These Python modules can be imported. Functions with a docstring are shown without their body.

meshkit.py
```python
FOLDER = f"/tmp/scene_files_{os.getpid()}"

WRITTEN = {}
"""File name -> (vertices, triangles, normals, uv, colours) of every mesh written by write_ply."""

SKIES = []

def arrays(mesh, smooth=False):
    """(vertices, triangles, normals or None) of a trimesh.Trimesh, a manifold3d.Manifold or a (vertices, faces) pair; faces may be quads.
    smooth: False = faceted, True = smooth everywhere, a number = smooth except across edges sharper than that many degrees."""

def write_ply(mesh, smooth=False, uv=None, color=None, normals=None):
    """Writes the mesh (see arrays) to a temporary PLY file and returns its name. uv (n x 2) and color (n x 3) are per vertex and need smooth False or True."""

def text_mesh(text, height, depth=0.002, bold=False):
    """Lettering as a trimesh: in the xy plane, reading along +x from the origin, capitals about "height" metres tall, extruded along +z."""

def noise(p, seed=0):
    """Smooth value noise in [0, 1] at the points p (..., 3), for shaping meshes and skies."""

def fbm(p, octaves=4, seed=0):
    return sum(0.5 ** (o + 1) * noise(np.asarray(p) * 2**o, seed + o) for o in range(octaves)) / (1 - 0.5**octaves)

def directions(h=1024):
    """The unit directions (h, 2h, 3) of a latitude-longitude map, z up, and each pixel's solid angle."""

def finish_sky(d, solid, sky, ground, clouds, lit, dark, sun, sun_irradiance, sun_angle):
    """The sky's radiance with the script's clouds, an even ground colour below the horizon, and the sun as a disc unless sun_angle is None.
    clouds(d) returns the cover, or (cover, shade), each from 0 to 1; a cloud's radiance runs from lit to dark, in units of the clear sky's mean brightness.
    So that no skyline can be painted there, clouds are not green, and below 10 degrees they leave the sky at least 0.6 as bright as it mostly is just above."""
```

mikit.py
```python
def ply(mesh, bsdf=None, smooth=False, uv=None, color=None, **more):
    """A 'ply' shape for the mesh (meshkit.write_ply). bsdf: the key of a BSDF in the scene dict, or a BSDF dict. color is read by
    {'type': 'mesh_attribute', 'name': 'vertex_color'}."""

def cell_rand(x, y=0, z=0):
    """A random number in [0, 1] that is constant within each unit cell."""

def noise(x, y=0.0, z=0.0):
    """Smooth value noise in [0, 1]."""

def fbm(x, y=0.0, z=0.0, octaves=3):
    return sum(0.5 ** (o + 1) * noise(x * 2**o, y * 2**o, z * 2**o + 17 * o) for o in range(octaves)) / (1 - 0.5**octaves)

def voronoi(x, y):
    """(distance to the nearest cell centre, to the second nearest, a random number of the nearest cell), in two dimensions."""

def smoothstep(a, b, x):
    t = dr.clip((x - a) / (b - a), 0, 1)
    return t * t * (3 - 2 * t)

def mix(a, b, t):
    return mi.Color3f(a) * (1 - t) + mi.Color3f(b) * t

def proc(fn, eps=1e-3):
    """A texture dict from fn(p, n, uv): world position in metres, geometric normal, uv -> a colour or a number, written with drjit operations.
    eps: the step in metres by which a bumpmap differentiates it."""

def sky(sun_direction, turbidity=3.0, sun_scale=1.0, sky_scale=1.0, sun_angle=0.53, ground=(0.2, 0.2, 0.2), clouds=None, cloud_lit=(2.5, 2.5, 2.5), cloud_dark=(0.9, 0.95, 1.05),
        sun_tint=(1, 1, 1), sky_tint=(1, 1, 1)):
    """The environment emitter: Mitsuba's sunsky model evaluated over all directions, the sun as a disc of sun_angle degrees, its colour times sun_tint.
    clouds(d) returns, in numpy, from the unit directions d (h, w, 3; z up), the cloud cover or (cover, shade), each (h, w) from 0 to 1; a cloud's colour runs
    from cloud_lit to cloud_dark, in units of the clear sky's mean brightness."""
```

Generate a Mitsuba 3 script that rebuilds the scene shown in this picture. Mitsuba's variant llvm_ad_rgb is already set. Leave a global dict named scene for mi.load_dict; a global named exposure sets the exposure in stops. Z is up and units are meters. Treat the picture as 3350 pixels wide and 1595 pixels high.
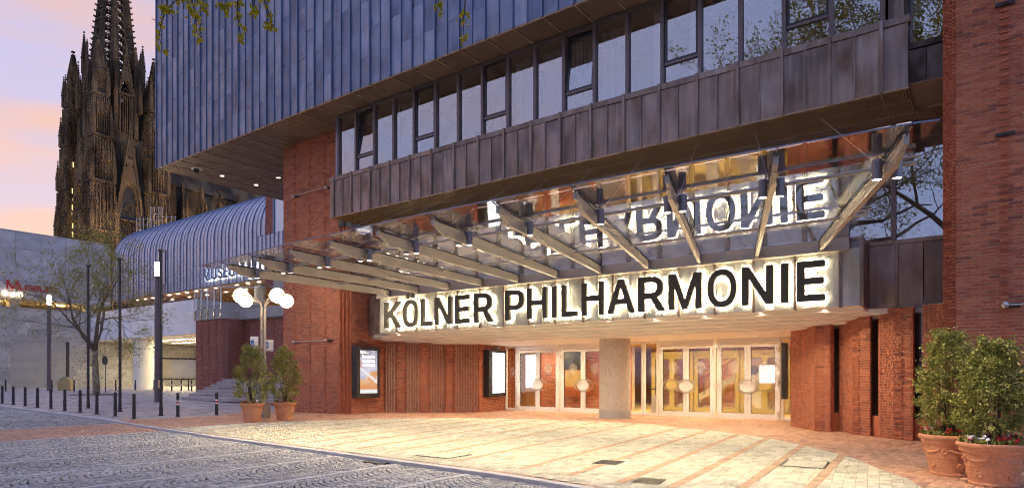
import math
import numpy as np, trimesh, drjit as dr, mitsuba as mi
import shapely, shapely.geometry as sg
import mikit, meshkit
from mikit import proc, noise, fbm, smoothstep, mix, cell_rand, voronoi

T = mi.ScalarTransform4f
WARM = np.array([1.0, .86, .57])
scene, labels = {}, {}
rng = np.random.default_rng(7)

# ---------------------------------------------------------------- camera, sky, exposure
HC = 1.45
UX = np.array([2890.0, -2110.0]) / math.hypot(2890, 2110)          # facade direction in camera terms
BX = np.array([2110.0, 2890.0]) / math.hypot(2890, 2110)
RIGHT = np.array([UX[0], BX[0]]); FWD = np.array([UX[1], BX[1]])    # camera right / forward in the (x, y) of the place
FOV = 2 * math.degrees(math.atan(1675 / 2110))
scene['camera'] = {'type': 'perspective', 'fov': FOV, 'fov_axis': 'x', 'near_clip': 0.1, 'far_clip': 3000.0,
                   'principal_point_offset_y': -433.5 / 1595,
                   'to_world': T().look_at(origin=[0, 0, HC], target=[float(FWD[0]), float(FWD[1]), HC], up=[0, 0, 1])}
exposure = 2.15


def dusk_clouds(d):
    x, y, z = d[..., 0], d[..., 1], np.maximum(d[..., 2], 0.0)
    az = np.arctan2(y, x)
    q = np.stack([az * 1.6, z * 11 + az * 1.1, z * 2], -1)
    f = meshkit.fbm(q, 5, 3)
    g = meshkit.fbm(q * np.array([2.1, 1.6, 1.0]), 4, 11)
    west = 0.5 - 0.5 * (x * 0.94 - y * 0.34) / np.sqrt(np.maximum(x * x + y * y, 1e-6))    # 1 towards the sunset
    streak = np.clip((f * 0.65 + g * 0.35 - 0.40) * 5.0, 0, 1)
    low = np.clip(1.25 - z * 1.35, 0, 1)
    pink = np.clip(west * 1.2, 0, 1.06) ** 3.6 * low
    shade = 1 - np.clip(pink * (0.40 + 1.05 * streak + 0.35 * np.clip(1 - z * 3.2, 0, 1)), 0, 1)
    return 0.95 + 0.0 * z, shade


scene['sky'] = mikit.sky([-0.93, 0.34, 0.12], turbidity=2.5, sun_scale=0.0, sky_scale=3.6, sky_tint=(0.8, 1.0, 1.75),
                         ground=(0.12, 0.11, 0.11), clouds=dusk_clouds, cloud_lit=(1.20, .72, .56), cloud_dark=(0.60, 0.74, 1.28))


scene['sky']['sampling_weight'] = 14.0

# ---------------------------------------------------------------- helpers
def project(p):
    p = np.asarray(p, float)
    X = p[..., 0] * RIGHT[0] + p[..., 1] * RIGHT[1]
    Y = p[..., 0] * FWD[0] + p[..., 1] * FWD[1]
    Y = np.where(Y > 0.3, Y, np.nan)
    return 1675 + 2110 * X / Y, 1231 - 2110 * (p[..., 2] - HC) / Y


def gz(s):
    """the square rises gently to the left"""
    return 0.01 * np.clip(-np.asarray(s, float) - 22.0, 0, 100)


def uniq(name):
    if name not in USED:
        USED[name] = 0
        return name
    USED[name] += 1
    return f"{name}_{USED[name]:03d}"


USED = {}


def tag(key, label=None, cat=None, group=None, kind=None):
    d = labels.setdefault(key, {})
    for k, v in (('label', label), ('category', cat), ('group', group), ('kind', kind)):
        if v: d[k] = v
    return key


def thing(name, label, cat, group=None):
    return tag(uniq(name), label, cat, group)


class MB:
    def __init__(s): s.v, s.f, s.u, s.n = [], [], [], 0

    def add(s, v, f, u=None):
        v = np.asarray(v, float).reshape(-1, 3); f = np.asarray(f, int)
        if f.shape[1] == 4: f = np.vstack([f[:, [0, 1, 2]], f[:, [0, 2, 3]]])
        s.v.append(v); s.f.append(f + s.n)
        s.u.append(np.broadcast_to(np.array([0.5, 0.5]) if u is None else np.asarray(u, float), (len(v), 2))); s.n += len(v)
        return s

    def mesh(s, m, u=None): return s.add(m.vertices, m.faces, u)

    def box(s, x0, x1, y0, y1, z0, z1, u=None):
        v = [[x, y, z] for x in (x0, x1) for y in (y0, y1) for z in (z0, z1)]
        return s.add(v, BOXQ, u)

    def obox(s, o, ux, uy, uz, u=None):
        """box from corner o along three edge vectors"""
        o, ux, uy, uz = (np.asarray(q, float) for q in (o, ux, uy, uz))
        v = [o + i * ux + j * uy + k * uz for i in (0, 1) for j in (0, 1) for k in (0, 1)]
        f = BOXQ if np.dot(np.cross(ux, uy), uz) > 0 else BOXQ[:, ::-1]
        return s.add(v, f, u)

    def bar(s, a, b, w, h, up=(0, 0, 1), u=None):
        a, b = np.asarray(a, float), np.asarray(b, float); d = b - a
        x = np.cross(d, up); x /= np.linalg.norm(x); y = np.cross(x, d); y /= np.linalg.norm(y)
        return s.obox(a - x * w / 2 - y * h / 2, d, x * w, y * h, u)

    def tube(s, pts, r, n=8, u=None, cap=True):
        p = np.asarray(pts, float); r = np.broadcast_to(np.asarray(r, float), (len(p),))
        t = np.gradient(p, axis=0); t /= np.linalg.norm(t, axis=1, keepdims=True) + 1e-12
        ref = np.array([0, 0, 1.0]) if abs(t[:, 2]).mean() < 0.85 else np.array([1.0, 0, 0])
        a = np.cross(t, ref); a /= np.linalg.norm(a, axis=1, keepdims=True) + 1e-12
        b = np.cross(t, a); ang = np.arange(n) * 2 * np.pi / n
        v = p[:, None] + r[:, None, None] * (np.cos(ang)[None, :, None] * a[:, None] + np.sin(ang)[None, :, None] * b[:, None])
        i, j = np.meshgrid(np.arange(len(p) - 1), np.arange(n), indexing='ij')
        q = np.stack([i * n + j, i * n + (j + 1) % n, (i + 1) * n + (j + 1) % n, (i + 1) * n + j], -1).reshape(-1, 4)[:, ::-1]
        v = v.reshape(-1, 3); f = np.vstack([q[:, [0, 1, 2]], q[:, [0, 2, 3]]])
        if cap:
            m = len(v); v = np.vstack([v, p[0], p[-1]]); k = np.arange(n); e = (len(p) - 1) * n
            f = np.vstack([f, np.stack([k, (k + 1) % n, k * 0 + m], 1), np.stack([e + (k + 1) % n, e + k, k * 0 + m + 1], 1)])
        return s.add(v, f, u)

    def lathe(s, prof, c=(0, 0, 0), n=24, u=None):
        prof = np.asarray(prof, float); ang = np.arange(n) * 2 * np.pi / n
        v = np.stack([prof[:, 0, None] * np.cos(ang), prof[:, 0, None] * np.sin(ang), np.repeat(prof[:, 1, None], n, 1)], -1) + np.asarray(c, float)
        i, j = np.meshgrid(np.arange(len(prof) - 1), np.arange(n), indexing='ij')
        q = np.stack([i * n + j, i * n + (j + 1) % n, (i + 1) * n + (j + 1) % n, (i + 1) * n + j], -1).reshape(-1, 4)
        return s.add(v.reshape(-1, 3), q, u)

    def ex(s, poly, depth, frame, u=None):
        """extrude a 2D polygon; frame(o, ex, ey, ez): polygon x along ex, y along ey, depth along ez"""
        m = trimesh.creation.extrude_polygon(poly, depth, engine='earcut')
        o, a, b, c = (np.asarray(q, float) for q in frame)
        v = np.asarray(m.vertices); v = o + v[:, :1] * a + v[:, 1:2] * b + v[:, 2:] * c
        f = np.asarray(m.faces)
        if np.dot(np.cross(a, b), c) < 0: f = f[:, ::-1]
        return s.add(v, f, u)

    def get(s):
        return trimesh.Trimesh(np.vstack(s.v), np.vstack(s.f), process=False), np.vstack(s.u)


BOXQ = np.array([[0, 1, 3, 2], [4, 6, 7, 5], [0, 4, 5, 1], [2, 3, 7, 6], [0, 2, 6, 4], [1, 5, 7, 3]])


def disc(c, r, n=18):
    """a flat round lamp face that looks down"""
    a = np.arange(n) * 2 * np.pi / n
    v = np.vstack([np.column_stack([c[0] + r * np.cos(a), c[1] + r * np.sin(a), np.full(n, c[2])]), [c]])
    k = np.arange(n)
    return MB().add(v, np.stack([(k + 1) % n, k, k * 0 + n], 1))


def down_light(k, x, y, z, power, cut=80.0, beam=40.0):
    scene[uniq(k + '__light')] = {'type': 'spot', 'to_world': T().look_at(origin=[float(x), float(y), float(z)], target=[float(x), float(y), float(z) - 3], up=[1, 0, 0]),
                                  'intensity': {'type': 'rgb', 'value': (WARM * power).tolist()}, 'cutoff_angle': cut, 'beam_width': beam, 'sampling_weight': 1.0}


def put(key, mb, bsdf, smooth=False, emit=None, weight=None, kind=None, raw=False):
    """one entry of the scene; key is made unique among its siblings"""
    if not raw: key = uniq(key)
    m, u = mb.get() if isinstance(mb, MB) else (mb, None)
    if smooth is False or smooth is True: d = mikit.ply(m, bsdf, smooth=smooth, uv=u)
    else: d = mikit.ply(m, bsdf, smooth=smooth)
    if emit is not None:
        d['emitter'] = {'type': 'area', 'radiance': emit if isinstance(emit, dict) else {'type': 'rgb', 'value': [float(c) for c in emit]}}
        if weight is not None: d['emitter']['sampling_weight'] = float(weight)
    scene[key] = d
    if kind: tag(key, kind=kind)
    return key


def pieces(holder, name, plural, V, F, U, bsdf, most=300, crop=True):
    """the pieces that show largest become parts of their own, the rest one part"""
    V = np.asarray(V, float)
    if not len(V): return
    px, py = project(V)
    bad = np.isnan(px).any(1)
    w = np.clip(np.nanmax(px, 1), 0, 3350) - np.clip(np.nanmin(px, 1), 0, 3350)
    h = np.clip(np.nanmax(py, 1), 0, 1595) - np.clip(np.nanmin(py, 1), 0, 1595)
    a = np.where(bad, 0, w * h)
    order = np.argsort(-a, kind='stable')
    one = [i for i in order[:most] if a[i] > 0]
    for i in one:
        put(f"{holder}__{name}", MB().add(V[i], F, U[i]), bsdf)
    rest = np.ones(len(V), bool); rest[one] = False
    if rest.any():
        Vr = V[rest]; k = V.shape[1]
        f = (np.asarray(F)[None] + (np.arange(len(Vr)) * k)[:, None, None]).reshape(-1, np.asarray(F).shape[1])
        put(f"{holder}__{plural}", MB().add(Vr.reshape(-1, 3), f, np.repeat(U[rest], k, 0)), bsdf, kind='stuff')


def bsdf(key, d):
    scene[key] = d
    return key


def prin(color, rough=0.6, metallic=0.0, bump=None, scale=0.002, spec=0.5, **kw):
    c = color if isinstance(color, dict) else {'type': 'rgb', 'value': list(color)}
    d = {'type': 'principled', 'base_color': c, 'roughness': rough if isinstance(rough, dict) else float(rough), 'metallic': float(metallic), 'specular': spec, **kw}
    if bump is not None: d = {'type': 'bumpmap', 'arbitrary': bump, 'scale': scale, 'bsdf': d}
    return {'type': 'twosided', 'bsdf': d}


def C(*c): return mi.Color3f(*c)


# ---------------------------------------------------------------- materials
def brick_fn(a, b, c):
    def fn(p, n, uv):
        col = mix(mix(a, b, uv.x), c, smoothstep(0.82, 0.98, uv.y))
        g = fbm(p.x * 23 + uv.x * 50, p.y * 23, p.z * 31)
        w = fbm(p.x * 0.9, p.y * 0.9, p.z * 0.5)
        return col * (0.62 + 0.5 * g + 0.3 * w)
    return fn


def worn(fn):
    def f(p, n, uv):
        s = fbm(p.x * .45, p.y * .45, 3.0, octaves=4); d = smoothstep(.74, .84, noise(p.x * 7.3, p.y * 7.3, 9.0)); w = fbm(p.x * 1.7 + 9, p.y * 6.0, 1.0)
        return fn(p, n, uv) * (.78 + .32 * s + .1 * w) * (1 - .22 * d)
    return f


def grain(k):
    return lambda p, n, uv: fbm(p.x * k, p.y * k, p.z * k)


bsdf('m_brick', prin(proc(brick_fn(C(.36, .092, .042), C(.49, .165, .082), C(.25, .072, .045))), 0.75, spec=0.35, bump=proc(grain(60)), scale=0.004))
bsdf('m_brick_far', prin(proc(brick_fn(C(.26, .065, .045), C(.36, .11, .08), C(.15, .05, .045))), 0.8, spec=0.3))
bsdf('m_mortar', prin(proc(lambda p, n, uv: C(.52, .44, .36) * (0.65 + 0.6 * fbm(p.x * 9, p.y * 9, p.z * 9))), 0.9, spec=0.2))
bsdf('m_redpave', prin(proc(brick_fn(C(.38, .19, .12), C(.50, .28, .18), C(.32, .17, .12))), 0.62, spec=0.45, bump=proc(grain(40)), scale=0.004))
bsdf('m_cream', prin(proc(worn(brick_fn(C(.40, .355, .265), C(.51, .455, .345), C(.33, .295, .22)))), 0.65, spec=0.4, bump=proc(grain(60)), scale=0.003))
bsdf('m_stripe', prin(proc(brick_fn(C(.36, .21, .125), C(.45, .275, .17), C(.32, .19, .12))), 0.65))
bsdf('m_slab', prin(proc(brick_fn(C(.30, .25, .24), C(.40, .33, .31), C(.24, .2, .2))), 0.55, spec=0.5, bump=proc(grain(16)), scale=0.003))
bsdf('m_cobble', prin(proc(worn(brick_fn(C(.33, .30, .28), C(.46, .42, .39), C(.26, .245, .24)))), 0.75, spec=0.2, bump=proc(grain(40)), scale=0.003))
bsdf('m_granite', prin(proc(lambda p, n, uv: C(.46, .43, .42) * (0.6 + 0.55 * noise(p.x * 90, p.y * 90, p.z * 90) + 0.25 * fbm(p.x * 2, p.y * 2, 0))), 0.55))
bsdf('m_joint', prin(proc(lambda p, n, uv: mix(C(.045, .038, .03), C(.075, .085, .022), smoothstep(.40, .6, fbm(p.x * 1.3, p.y * 1.3, 0)))), 0.95, spec=0.1))
bsdf('m_sandjoint', prin(proc(lambda p, n, uv: mix(C(.30, .25, .18), C(.20, .165, .12), fbm(p.x * 3, p.y * 3, 0))), 0.95, spec=0.1))


def zinc_fn(a, b, streak):
    def fn(p, n, uv):
        c = mix(a, b, uv.x)
        cl = fbm(p.x * 1.9 + uv.y * 31, p.y * 1.9, p.z * 1.5 + uv.x * 17)
        st = fbm(p.x * 14 + uv.y * 9, p.y * 14, p.z * 0.7)
        return c * (1 - streak + streak * 2 * (0.6 * cl + 0.4 * st))
    return fn


def zinc_rough(lo, hi):
    return proc(lambda p, n, uv: lo + (hi - lo) * fbm(p.x * 2.3 + uv.y * 20, p.y * 2.3, p.z * 1.7))


dent = proc(lambda p, n, uv: fbm(p.x * 1.6 + uv.y * 40, p.y * 1.6, p.z * 1.1 + uv.x * 13, octaves=2))
bsdf('m_zinc', prin(proc(zinc_fn(C(.145, .172, .255), C(.25, .28, .37), .55)), zinc_rough(.32, .6), 0.75, bump=dent, scale=0.006))
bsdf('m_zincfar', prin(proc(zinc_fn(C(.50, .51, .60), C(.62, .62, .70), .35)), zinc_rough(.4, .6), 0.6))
bsdf('m_bronze', prin(proc(zinc_fn(C(.19, .14, .12), C(.30, .22, .185), .9)), zinc_rough(.3, .62), 0.6, bump=dent, scale=0.010))
bsdf('m_signzinc', prin(proc(zinc_fn(C(.40, .39, .34), C(.50, .48, .42), .6)), zinc_rough(.3, .6), 0.5, bump=dent, scale=0.006))
bsdf('m_seam', prin((.24, .22, .24), 0.4, 0.6))
bsdf('m_seamblue', prin((.15, .19, .30), 0.4, 0.7))
bsdf('m_soffit', prin(proc(lambda p, n, uv: C(.15, .10, .075) * (0.75 + 0.35 * uv.x + 0.2 * fbm(p.x * 2, p.y * 2, 0))), 0.5, 0.2))
bsdf('m_strip', prin((.34, .24, .17), 0.45, 0.2))
bsdf('m_grille', prin((.28, .19, .11), 0.45, 0.4))
bsdf('m_dark', prin((.02, .018, .016), 0.6))
bsdf('m_frame', prin((.16, .12, .12), 0.4, 0.35))
bsdf('m_sash', prin((.035, .03, .035), 0.35))
bsdf('m_white', prin((.80, .77, .72), 0.35))
bsdf('m_innerframe', prin((.40, .29, .11), .45))
bsdf('m_whitepaint', prin(proc(lambda p, n, uv: C(.78, .74, .68) * (0.9 + 0.12 * fbm(p.x * 3, p.y * 3, p.z * 3))), 0.55, spec=0.3))
bsdf('m_steel', prin((.55, .52, .48), 0.3, 0.9))
bsdf('m_beam', prin((.42, .36, .31), 0.42, 0.35))
bsdf('m_black', prin((.02, .02, .022), 0.45))
bsdf('m_iron', prin(proc(lambda p, n, uv: C(.03, .028, .03) * (0.7 + 0.6 * fbm(p.x * 30, p.y * 30, p.z * 12))), 0.35))
bsdf('m_letter', prin((.075, .066, .05), 0.4, 0.3))
bsdf('m_interior', prin((.52, .38, .18), 0.7))
bsdf('m_office', prin((.20, .16, .13), 0.8))
bsdf('m_blind', prin((.52, .47, .42), 0.7))
bsdf('m_wood', prin(proc(lambda p, n, uv: mix(C(.42, .22, .09), C(.56, .33, .15), fbm(p.x * 2 + uv.x * 9, p.y * 2, p.z * 14)) * 1.0), 0.45))
bsdf('m_woodsoffit', prin(proc(lambda p, n, uv: mix(C(.40, .21, .10), C(.52, .30, .15), uv.x)), 0.5))
bsdf('m_carpet', prin(proc(lambda p, n, uv: C(.50, .36, .16) * (0.7 + 0.6 * fbm(p.x * 1.5, p.y * 3, 0))), 0.5))
bsdf('m_concrete', prin(proc(lambda p, n, uv: mix(C(.47, .40, .33), C(.60, .52, .44), fbm(p.x * 3, p.y * 3, p.z * 3)) * (1 - .55 * smoothstep(.70, .78, noise(p.x * 34, p.y * 34, p.z * 34)))), 0.75, bump=proc(grain(40)), scale=0.004))
bsdf('m_rawconcrete', prin(proc(lambda p, n, uv: mix(C(.33, .30, .28), C(.45, .41, .37), fbm(p.x * 2, p.y * 2, p.z * 2))), 0.8))


def tuff_fn(p, n, uv):
    v = fbm(p.x * 2.2 + uv.x * 20, p.y * 2.2, p.z * 2.2, octaves=4)
    pit = smoothstep(.70, .80, noise(p.x * 9, p.y * 9 + uv.y * 7, p.z * 9))
    light = smoothstep(.72, .8, noise(p.x * 11 + 31, p.y * 11, p.z * 11))
    return mix(C(.34, .315, .30), C(.52, .485, .45), v) * (0.85 + 0.3 * uv.x) * (1 - .5 * pit) + C(.1, .09, .08) * light


bsdf('m_tuff', prin(proc(tuff_fn), 0.85, spec=0.2))
bsdf('m_panel', prin(proc(lambda p, n, uv: mix(C(.40, .37, .385), C(.50, .465, .48), uv.x) * (0.75 + 0.45 * fbm(p.x * 1.5, p.y * 1.5, p.z * 1.5))), 0.55))
bsdf('m_whitepanel', prin(proc(lambda p, n, uv: C(.82, .79, .82) * (0.95 + .08 * uv.x)), 0.25))
bsdf('m_garage', prin(proc(lambda p, n, uv: C(.23, .20, .175) * (0.95 + .1 * uv.x)), 0.5))
bsdf('m_red', prin((.50, .012, .03), 0.4))
bsdf('m_terracotta', prin(proc(lambda p, n, uv: mix(C(.50, .20, .10), C(.62, .30, .17), fbm(p.x * 5, p.y * 5, p.z * 3)) * (.85 + .3 * noise(p.x * 40, p.y * 40, p.z * 40))), 0.7, spec=.3, bump=proc(grain(45)), scale=0.003))
bsdf('m_soil', prin((.05, .035, .025), 0.95))
bsdf('m_bark', prin(proc(lambda p, n, uv: mix(C(.22, .16, .10), C(.40, .32, .22), smoothstep(.4, .65, fbm(p.x * 6, p.y * 6, p.z * 3)))), 0.85))
bsdf('m_limb', prin((.15, .105, .065), 0.85))
bsdf('m_twig', prin((.07, .045, .03), 0.85))
bsdf('m_post', prin((.50, .44, .36), .4, .4))
bsdf('m_tan', prin(proc(lambda p, n, uv: C(.52, .36, .15) * (.85 + .25 * fbm(p.x * 4, p.y * 4, p.z * 4))), 0.45, 0.3))
bsdf('m_stone', prin(proc(lambda p, n, uv: mix(C(.04, .030, .022), C(.14, .10, .062), smoothstep(.3, .72, fbm(p.x * .35, p.y * .35, p.z * .12, octaves=4))) * (0.8 + 0.4 * noise(p.x * .9, p.y * .9, p.z * .5))), 0.9, spec=.2))
bsdf('m_stonelight', prin(proc(lambda p, n, uv: mix(C(.06, .045, .03), C(.15, .11, .07), fbm(p.x * .5, p.y * .5, p.z * .3))), 0.9, spec=.2))
bsdf('m_pane', {'type': 'thindielectric', 'int_ior': 1.55})
bsdf('m_canopyglass', {'type': 'thindielectric', 'int_ior': 1.62})
bsdf('m_solarglass', {'type': 'thindielectric', 'int_ior': 3.1, 'specular_transmittance': {'type': 'rgb', 'value': [.7, .72, .76]}})
bsdf('m_globe', prin((.9, .87, .8), 0.3))
bsdf('m_decal', prin((.62, .58, .50), 0.5))


def leaf_bsdf(a, b, c, t=.45):
    fn = lambda p, n, uv: mix(mix(a, b, uv.x), c, smoothstep(.8, 1., uv.y))
    return {'type': 'principledthin', 'base_color': proc(fn), 'roughness': .38, 'diff_trans': t, 'spec_trans': 0.0}


bsdf('m_leaf', leaf_bsdf(C(.09, .11, .025), C(.44, .42, .12), C(.68, .62, .28)))
bsdf('m_treeleaf', leaf_bsdf(C(.24, .22, .05), C(.40, .36, .10), C(.5, .42, .14), .6))
bsdf('m_youngleaf', leaf_bsdf(C(.30, .26, .02), C(.50, .42, .03), C(.58, .40, .06), .7))
bsdf('m_flower_white', prin((.80, .76, .72), .7))
bsdf('m_flower_red', prin((.40, .01, .015), .7))
bsdf('m_flower_pink', prin((.55, .16, .22), .7))
exec_order = []

# ---------------------------------------------------------------- the ground
TOPF = np.array([[0, 4, 5, 1], [2, 3, 7, 6], [0, 1, 3, 2], [4, 6, 7, 5], [1, 5, 7, 3]])     # a paving piece: four sides and the top
K = np.array([(-90, 12.2), (-36.15, 9.97), (-31.16, 9.81), (-27.01, 9.65), (-22.87, 9.45), (-19.19, 8.95), (-15.24, 8.5), (-11.85, 8.19), (-10.07, 8.05),
              (-6.91, 7.79), (-5.53, 7.68), (-4.37, 7.45), (0, 6.75), (6, 5.8), (30, 2)])
kerb_t = lambda s: np.interp(s, K[:, 0], K[:, 1])
plaza = sg.Polygon(list(map(tuple, K)) + [(30, 62), (-90, 62)])
arc = [(-18.55, 9.0), (-18.49, 9.46), (-18.61, 11.23), (-18.38, 11.9), (-17.97, 13.12), (-17.36, 14.25), (-16.8, 15.33), (-15.75, 16.55), (-14.2, 17.6), (-12.2, 18.35), (-10.6, 18.6),
       (-9.62, 18.57), (-8.15, 18.33), (-7.06, 17.8), (-6.07, 17.26), (-5.03, 16.59), (-4.14, 15.92), (-3.11, 14.72), (-2.1, 13.29), (-1.82, 12.81), (-1.27, 11.5), (-0.87, 10.78), (-0.64, 9.97), (-.4, 8.6), (-.35, 5)]
court = sg.Polygon(arc + [(-18.55, 5)]).intersection(sg.Polygon([(s, kerb_t(s) + .16) for s in np.linspace(-19, 0, 60)] + [(0, 30), (-19, 30)]))
slabs = sg.Polygon([tuple(k) for k in K[:4]] + [(-23.2, 9.62), (-23.02, 10.06), (-22.65, 12.69), (-24.13, 14.56), (-23.8, 16.2), (-23.7, 62), (-90, 62)])
redpave = plaza.difference(court.buffer(.004)).difference(slabs.buffer(.004)).intersection(sg.box(-26, 3, 6, 23.2))


def sheet(poly, z, key, m, kind='structure'):
    mb = MB()
    for g in getattr(poly, 'geoms', [poly]):
        g = g.simplify(.001)
        v, f = trimesh.creation.triangulate_polygon(g, engine='earcut')
        v = np.asarray(v); v3 = np.column_stack([v, z + gz(v[:, 0])])
        f = np.asarray(f); n = np.cross(v3[f[:, 1]] - v3[f[:, 0]], v3[f[:, 2]] - v3[f[:, 0]])[:, 2]
        f = np.where((n < 0)[:, None], f[:, ::-1], f)
        mb.add(v3, f)
    return put(key, mb, m, kind=kind)


xs = [-900, -122, -90, -60, -40, -22, 30, 900]
mb = MB()
for i in range(len(xs) - 1):
    mb.add([[xs[i], -900, gz(xs[i]) - .14], [xs[i + 1], -900, gz(xs[i + 1]) - .14], [xs[i + 1], 900, gz(xs[i + 1]) - .14], [xs[i], 900, gz(xs[i]) - .14]], [[0, 1, 2, 3]])
put('ground', mb, 'm_rawconcrete', kind='structure')


def strips_of(poly):       # cut at the fold of the slope, so that sheets lie flat on it
    return shapely.union_all([poly.intersection(sg.box(a, -50, b, 90)) for a, b in ((-90, -22), (-22, 40))])


def lay(holder, name, plural, poly, z, L, W, ang, m, most, joint=.008, dz=.0015, seed=1, bond=.5, keep=None):
    """paving stones L x W in running bond over a polygon, cut at its edge"""
    r = np.random.default_rng(seed)
    ca, sa = math.cos(ang), math.sin(ang)
    c = np.array(poly.centroid.coords[0]); R = np.array([[ca, sa], [-sa, ca]])
    co = (np.array(poly.envelope.exterior.coords) - c) @ R.T
    u0, v0 = co.min(0); u1, v1 = co.max(0)
    rows = np.arange(math.floor(v0 / W), math.ceil(v1 / W)); cols = np.arange(math.floor(u0 / L) - 1, math.ceil(u1 / L) + 1)
    rr, cc = np.meshgrid(rows, cols, indexing='ij'); rr = rr.ravel(); cc = cc.ravel()
    u = (cc + bond * (rr % 2)) * L; v = rr * W
    j = joint / 2
    q = np.stack([np.stack([u + j, v + j], 1), np.stack([u + j, v + W - j], 1), np.stack([u + L - j, v + j], 1), np.stack([u + L - j, v + W - j], 1)], 1)
    q = q @ R + c                                    # (n, 4, 2) in order 00 01 10 11
    shapely.prepare(poly)
    inside = shapely.contains_xy(poly, q[..., 0].ravel(), q[..., 1].ravel()).reshape(-1, 4)
    if keep is not None:
        ok = keep(q.mean(1)); q, inside = q[ok], inside[ok]
    full, part = inside.all(1), inside.any(1) & ~inside.all(1)
    Q = q[full]; n = len(Q)
    top = z + r.uniform(-dz, dz, (n, 1)) + r.uniform(-dz, dz, (n, 4)) * .5
    V = np.zeros((n, 8, 3)); V[:, 0::2, :2] = Q; V[:, 1::2, :2] = Q
    V[:, 0::2, 2] = z - .03 + gz(Q[..., 0]); V[:, 1::2, 2] = top + gz(Q[..., 0])
    U = r.uniform(0, 1, (n, 2))
    pieces(holder, name, plural, V, TOPF, U, m, most)
    mb = MB()
    for k in np.nonzero(part)[0]:
        g = poly.intersection(sg.Polygon(q[k][[0, 2, 3, 1]]))
        if g.geom_type != 'Polygon' or g.area < .0008: continue
        e = np.array(shapely.geometry.polygon.orient(g).exterior.coords)[:-1]; m_ = len(e)
        if m_ < 3: continue
        mb.add(np.column_stack([e, z + gz(e[:, 0])]), [[0, a, a + 1] for a in range(1, m_ - 1)], r.uniform(0, 1, 2))
    if mb.n: put(f"{holder}__cut_{plural}", mb, m, kind='stuff')


# covers and gullies let into the paving: leave room for them
def onz(x, y, z=0.0):
    a = (x - 1675) / 2110; d = FWD + a * RIGHT; l = (z - HC) * 2110 / (1231 - y)
    return d * l


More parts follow.
